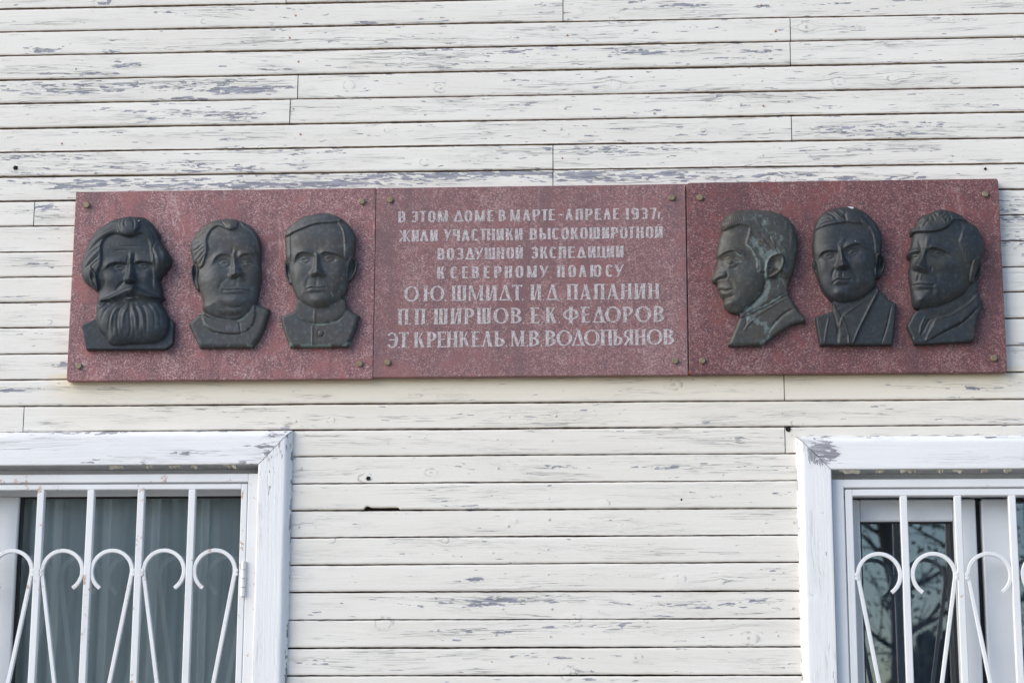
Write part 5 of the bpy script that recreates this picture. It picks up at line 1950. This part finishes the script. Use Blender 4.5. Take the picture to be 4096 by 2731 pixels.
b.S([(392, 1185), (560, 1066), (742, 955)], 3, 8)
b.chalk([(460, 48), (490, 58)], 1.1, 20)
b.chalk([(510, 400), (515, 425)], .50, 12)
r_ = bust(3220, 810, 'dark bronze relief of a man wearing jacket, shirt collar and tie', 530, 1487)
o5 = b.build(bronze('black_bronze', (.026, .031, .036), (.036, .036, .035), (.09, .12, .12), .05), r_, SF, .027)

# --- 6: three-quarter face looking left
b = Relief(3580, 810, [(450, 74), (540, 80), (630, 106), (700, 142), (750, 190), (830, 230), (880, 282), (915, 370), (930, 440), (925, 520), (907, 600), (915, 680), (895, 750), (870, 820), (866, 920), (893, 962), (893, 1030), (920, 1050), (926, 1072), (880, 1180), (850, 1290), (826, 1430), (810, 1448), (520, 1462),
                       (230, 1478), (208, 1466), (180, 1400), (130, 1290), (160, 1220), (200, 1150), (262, 1115), (210, 1098), (188, 1050), (180, 970), (165, 880), (150, 780), (145, 690), (160, 640), (163, 597), (130, 572), (125, 540), (145, 510), (170, 440), (185, 350), (165, 335), (160, 292), (195, 260), (230, 200), (270, 150), (360, 116)])
b.layer([(262, 1112), (200, 1150), (160, 1220), (130, 1290), (180, 1400), (212, 1480), (820, 1448), (850, 1290), (880, 1180), (930, 1066), (890, 1030), (860, 930), (500, 1050)], 13, 10, 34, 'coat')
b.layer([(255, 1118), (230, 1080), (500, 950), (840, 780), (866, 930), (785, 1040), (655, 1128), (560, 1180), (430, 1212), (330, 1190)], 17, 8, 90, 'head')
HEAD = [(450, 74), (540, 80), (630, 106), (700, 142), (750, 190), (830, 230), (880, 282), (915, 370), (930, 440), (925, 520), (900, 600), (860, 720), (810, 830), (770, 885), (720, 960), (620, 1020), (500, 1070), (380, 1104), (260, 1112), (210, 1096), (188, 1050), (180, 970), (165, 880), (150, 780), (145, 690), (160, 640), (163, 597),
        (130, 572), (125, 540), (145, 510), (170, 440), (185, 350), (165, 335), (160, 292), (195, 260), (230, 200), (270, 150), (360, 116)]
b.layer(HEAD, 19, 32, 260, 'head')
b.G(280, 700, 130, 400, 4)
b.ear([(802, 650), (838, 598), (888, 588), (912, 650), (897, 740), (862, 792), (795, 850), (776, 800)], 5, (850, 670, 24, 50))
b.raise_([(140, 345), (215, 324), (300, 331), (390, 328), (480, 305), (545, 268), (590, 214), (650, 196), (765, 196), (640, 80), (450, 50), (250, 130), (130, 280)], 9, 12, 'hair')
rr2 = random.Random(9)
for i in range(20):
    x, y = rr2.uniform(200, 600), rr2.uniform(110, 300)
    if y > 310 - (x - 350) * .4:
        continue
    an = math.radians(100 + rr2.uniform(-40, 40))
    l = rr2.uniform(22, 42)
    b.S([(x - l * math.cos(an), y - l * math.sin(an)), (x + 9, y), (x + l * math.cos(an), y + l * math.sin(an))], rr2.choice((-2.4, 2.4)), 10)
b.raise_([(690, 200), (700, 300), (660, 430), (690, 520), (730, 640), (800, 640), (850, 590), (930, 560), (960, 400), (880, 240), (760, 190)], 2.5, 20, 'hair')
b.S([(700, 320), (690, 380), (660, 440)], 2, 12)
for x in (715, 745, 780):
    b.S([(x, 500), (x + 3, 590)], -1.4, 8)
b.S([(118, 555), (170, 528), (260, 530)], 8, 34, 9)
b.S([(318, 518), (380, 492), (480, 516), (570, 565)], 8, 36, 10)
b.S([(240, 380), (250, 450), (260, 500)], -2.5, 16)
b.S([(335, 380), (320, 450), (300, 500)], 3.5, 22)
b.S([(190, 400), (180, 480)], 3, 22)
b.eye(205, 582, 48, 25, 0, 7)
b.eye(450, 556, 82, 28, 6, 8)
b.nose(292, 540, 222, 700, 26, 42, 128, 10, 26)
b.S([(370, 690), (365, 745)], -4, 10)
b.G(520, 660, 110, 70, 6)
b.G(620, 820, 110, 90, -3)
b.S([(385, 700), (420, 790), (430, 860)], -2.0, 22)
b.S([(240, 760), (228, 835)], -3, 8)
b.S([(215, 765), (208, 835)], 2, 9)
b.S([(262, 765), (250, 832)], 2, 9)
b.mouth([(188, 872), (250, 870), (315, 880), (390, 884)], 4.2, 22, 28)
b.S([(405, 880), (430, 930), (420, 1000)], 3, 20)
b.S([(385, 900), (375, 980)], -2.5, 16)
b.G(245, 1025, 70, 46, 7)
b.S([(870, 935), (785, 1042), (655, 1132), (560, 1182), (430, 1214)], 4.5, 9)
b.raise_([(870, 940), (785, 1045), (655, 1135), (560, 1185), (430, 1215), (395, 1290), (320, 1440), (420, 1400), (560, 1325), (720, 1240), (810, 1155), (893, 1055), (893, 960)], 4, 9, 'collar')
b.S([(895, 1058), (805, 1162), (705, 1252), (545, 1335), (350, 1442)], -5, 8, 14)
b.S([(322, 1190), (275, 1285), (262, 1385)], 3, 8)
b.S([(262, 1385), (300, 1340), (350, 1240), (390, 1210)], -3.5, 9)
b.S([(412, 1228), (372, 1320), (318, 1440)], 2.5, 8)
r_ = bust(3580, 810, 'dark bronze relief of a frowning man in three-quarter view, rightmost of the six', 520, 1470)
b.build(bronze('soot_black_bronze', (.025, .030, .035), (.034, .036, .032), (.08, .11, .11), .05), r_, SF, .027)

# white bird droppings on two busts
# ------------------------------------------------------------------ trees across the yard, seen in the panes
bark = plain('dark_bark', (.06, .05, .042), .95, var=.4, vscale=8)
leafm = plain('dull_foliage', (.045, .055, .028), .9, var=.4, vscale=2)


def tree(x, y, h, seed, label, leaves, spread):
    rr = random.Random(seed)
    root = thing('bare_tree' if leaves < 1500 else 'leafy_tree', label, 'tree', (x, y, 0), group='trees across the yard')
    q = MB()
    pts = [(x + rr.uniform(-.12, .12) * i * .4, y + rr.uniform(-.1, .1) * i * .4, h * i / 8 - .05) for i in range(9)]
    q.tube(pts, [.17 * (1 - i / 9.5) + .01 for i in range(9)], 9)
    tips = []
    for i in range(34):
        t = rr.uniform(.16, .98)
        k = int(t * 8)
        p = Vector(pts[k]).lerp(Vector(pts[min(8, k + 1)]), t * 8 - k)
        an = rr.uniform(0, 6.283)
        L = spread * (1.15 - t) * rr.uniform(.6, 1.2) + .3
        d = Vector((math.cos(an), math.sin(an), rr.uniform(.15, .8)))
        br = [p]
        for s_ in range(5):
            d = (d + Vector((rr.uniform(-.25, .25), rr.uniform(-.25, .25), rr.uniform(-.12, .25)))).normalized()
            br.append(br[-1] + d * L / 5)
        q.tube(br, [.045 * (1 - t * .6) * (1 - u / 5.4) for u in range(6)], 5)
        for u in range(1, 6):
            for w_ in range(2):
                d2 = (d + Vector((rr.uniform(-.9, .9), rr.uniform(-.9, .9), rr.uniform(-.5, .7)))).normalized()
                tw = [br[u], br[u] + d2 * L * .16, br[u] + d2 * L * .30 + Vector((0, 0, rr.uniform(-.1, .1)))]
                q.tube(tw, [.012, .008, .004], 3, cap=False)
                tips.append(tw[-1])
                tips.append(tw[1])
    q.build('trunk', bark, root, fix=False)
    v, f = [], []
    for i in range(leaves):
        c = rr.choice(tips) + Vector((rr.gauss(0, .22), rr.gauss(0, .22), rr.gauss(0, .2)))
        a = Vector((rr.gauss(0, 1), rr.gauss(0, 1), rr.gauss(0, 1))).normalized()
        b_ = a.orthogonal().normalized()
        s_ = rr.uniform(.02, .045)
        k = len(v)
        v += [c + a * s_, c + b_ * s_ * .6, c - a * s_, c - b_ * s_ * .6]
        f.append((k, k + 1, k + 2, k + 3))
    obj('crown', [tuple(p) for p in v], f, leafm, root)


tree(3.35, -17.5, 9.5, 1, 'slender thin-leaved tree mirrored at the left of the right window pane', 1500, 1.3)
tree(4.35, -16.5, 10.5, 2, 'dark trunked tree mirrored in the middle of the right window pane', 1700, 1.3)
tree(5.6, -20.0, 11.0, 3, 'bushy tree farther back mirrored at the right of the right window pane', 2400, 1.6)

# unseen wood added to darken the left pane's reflection, lower towards the right
wr = np.random.default_rng(3)
nW = 30000
wx = wr.uniform(-75, 60, nW)


def wtop(x):
    return np.where(x < 1, 15.0, 4.0) + 1.3 * np.sin(x * .7) + .8 * np.sin(x * 1.9 + 1) + .5 * np.sin(x * 4.3)


wy = wr.uniform(-66, -57, nW)
wz = wtop(wx) * wr.uniform(0, 1, nW) ** .6
cc = np.stack([wx, wy, wz], 1)
a_ = wr.normal(size=(nW, 3))
a_ /= np.linalg.norm(a_, axis=1)[:, None]
b_ = np.cross(a_, wr.normal(size=(nW, 3)))
b_ /= np.linalg.norm(b_, axis=1)[:, None]
sz = wr.uniform(.12, .34, nW)[:, None]
vv = np.stack([cc + a_ * sz, cc + b_ * sz * .7, cc - a_ * sz, cc - b_ * sz * .7], 1).reshape(-1, 3)
ff = np.arange(nW * 4).reshape(-1, 4)
# added backing sheet closing the sky gaps behind the outer leaves
gx, gk = np.meshgrid(np.linspace(-75, 60, 500), np.linspace(0, 1, 10))
cz = wtop(gx) * np.sin(gk * math.pi * .5) * .97
cy = -60 - 7 * gk ** 3 + .8 * np.sin(gx * 2.3 + gk * 9) + .5 * np.sin(gx * 5.1 - gk * 17)
i_, j_ = np.meshgrid(np.arange(499), np.arange(9))
cf = np.stack([j_ * 500 + i_, j_ * 500 + i_ + 1, (j_ + 1) * 500 + i_ + 1, (j_ + 1) * 500 + i_], -1).reshape(-1, 4)[:, ::-1] + len(vv)
vv = np.concatenate([vv, np.stack([gx, cy, cz], -1).reshape(-1, 3)])
ff = np.concatenate([ff, cf])
obj('added_wood', vv, ff, leafm, kind='stuff', label='unseen far wood, added and shaped to darken the reflections in the window panes')
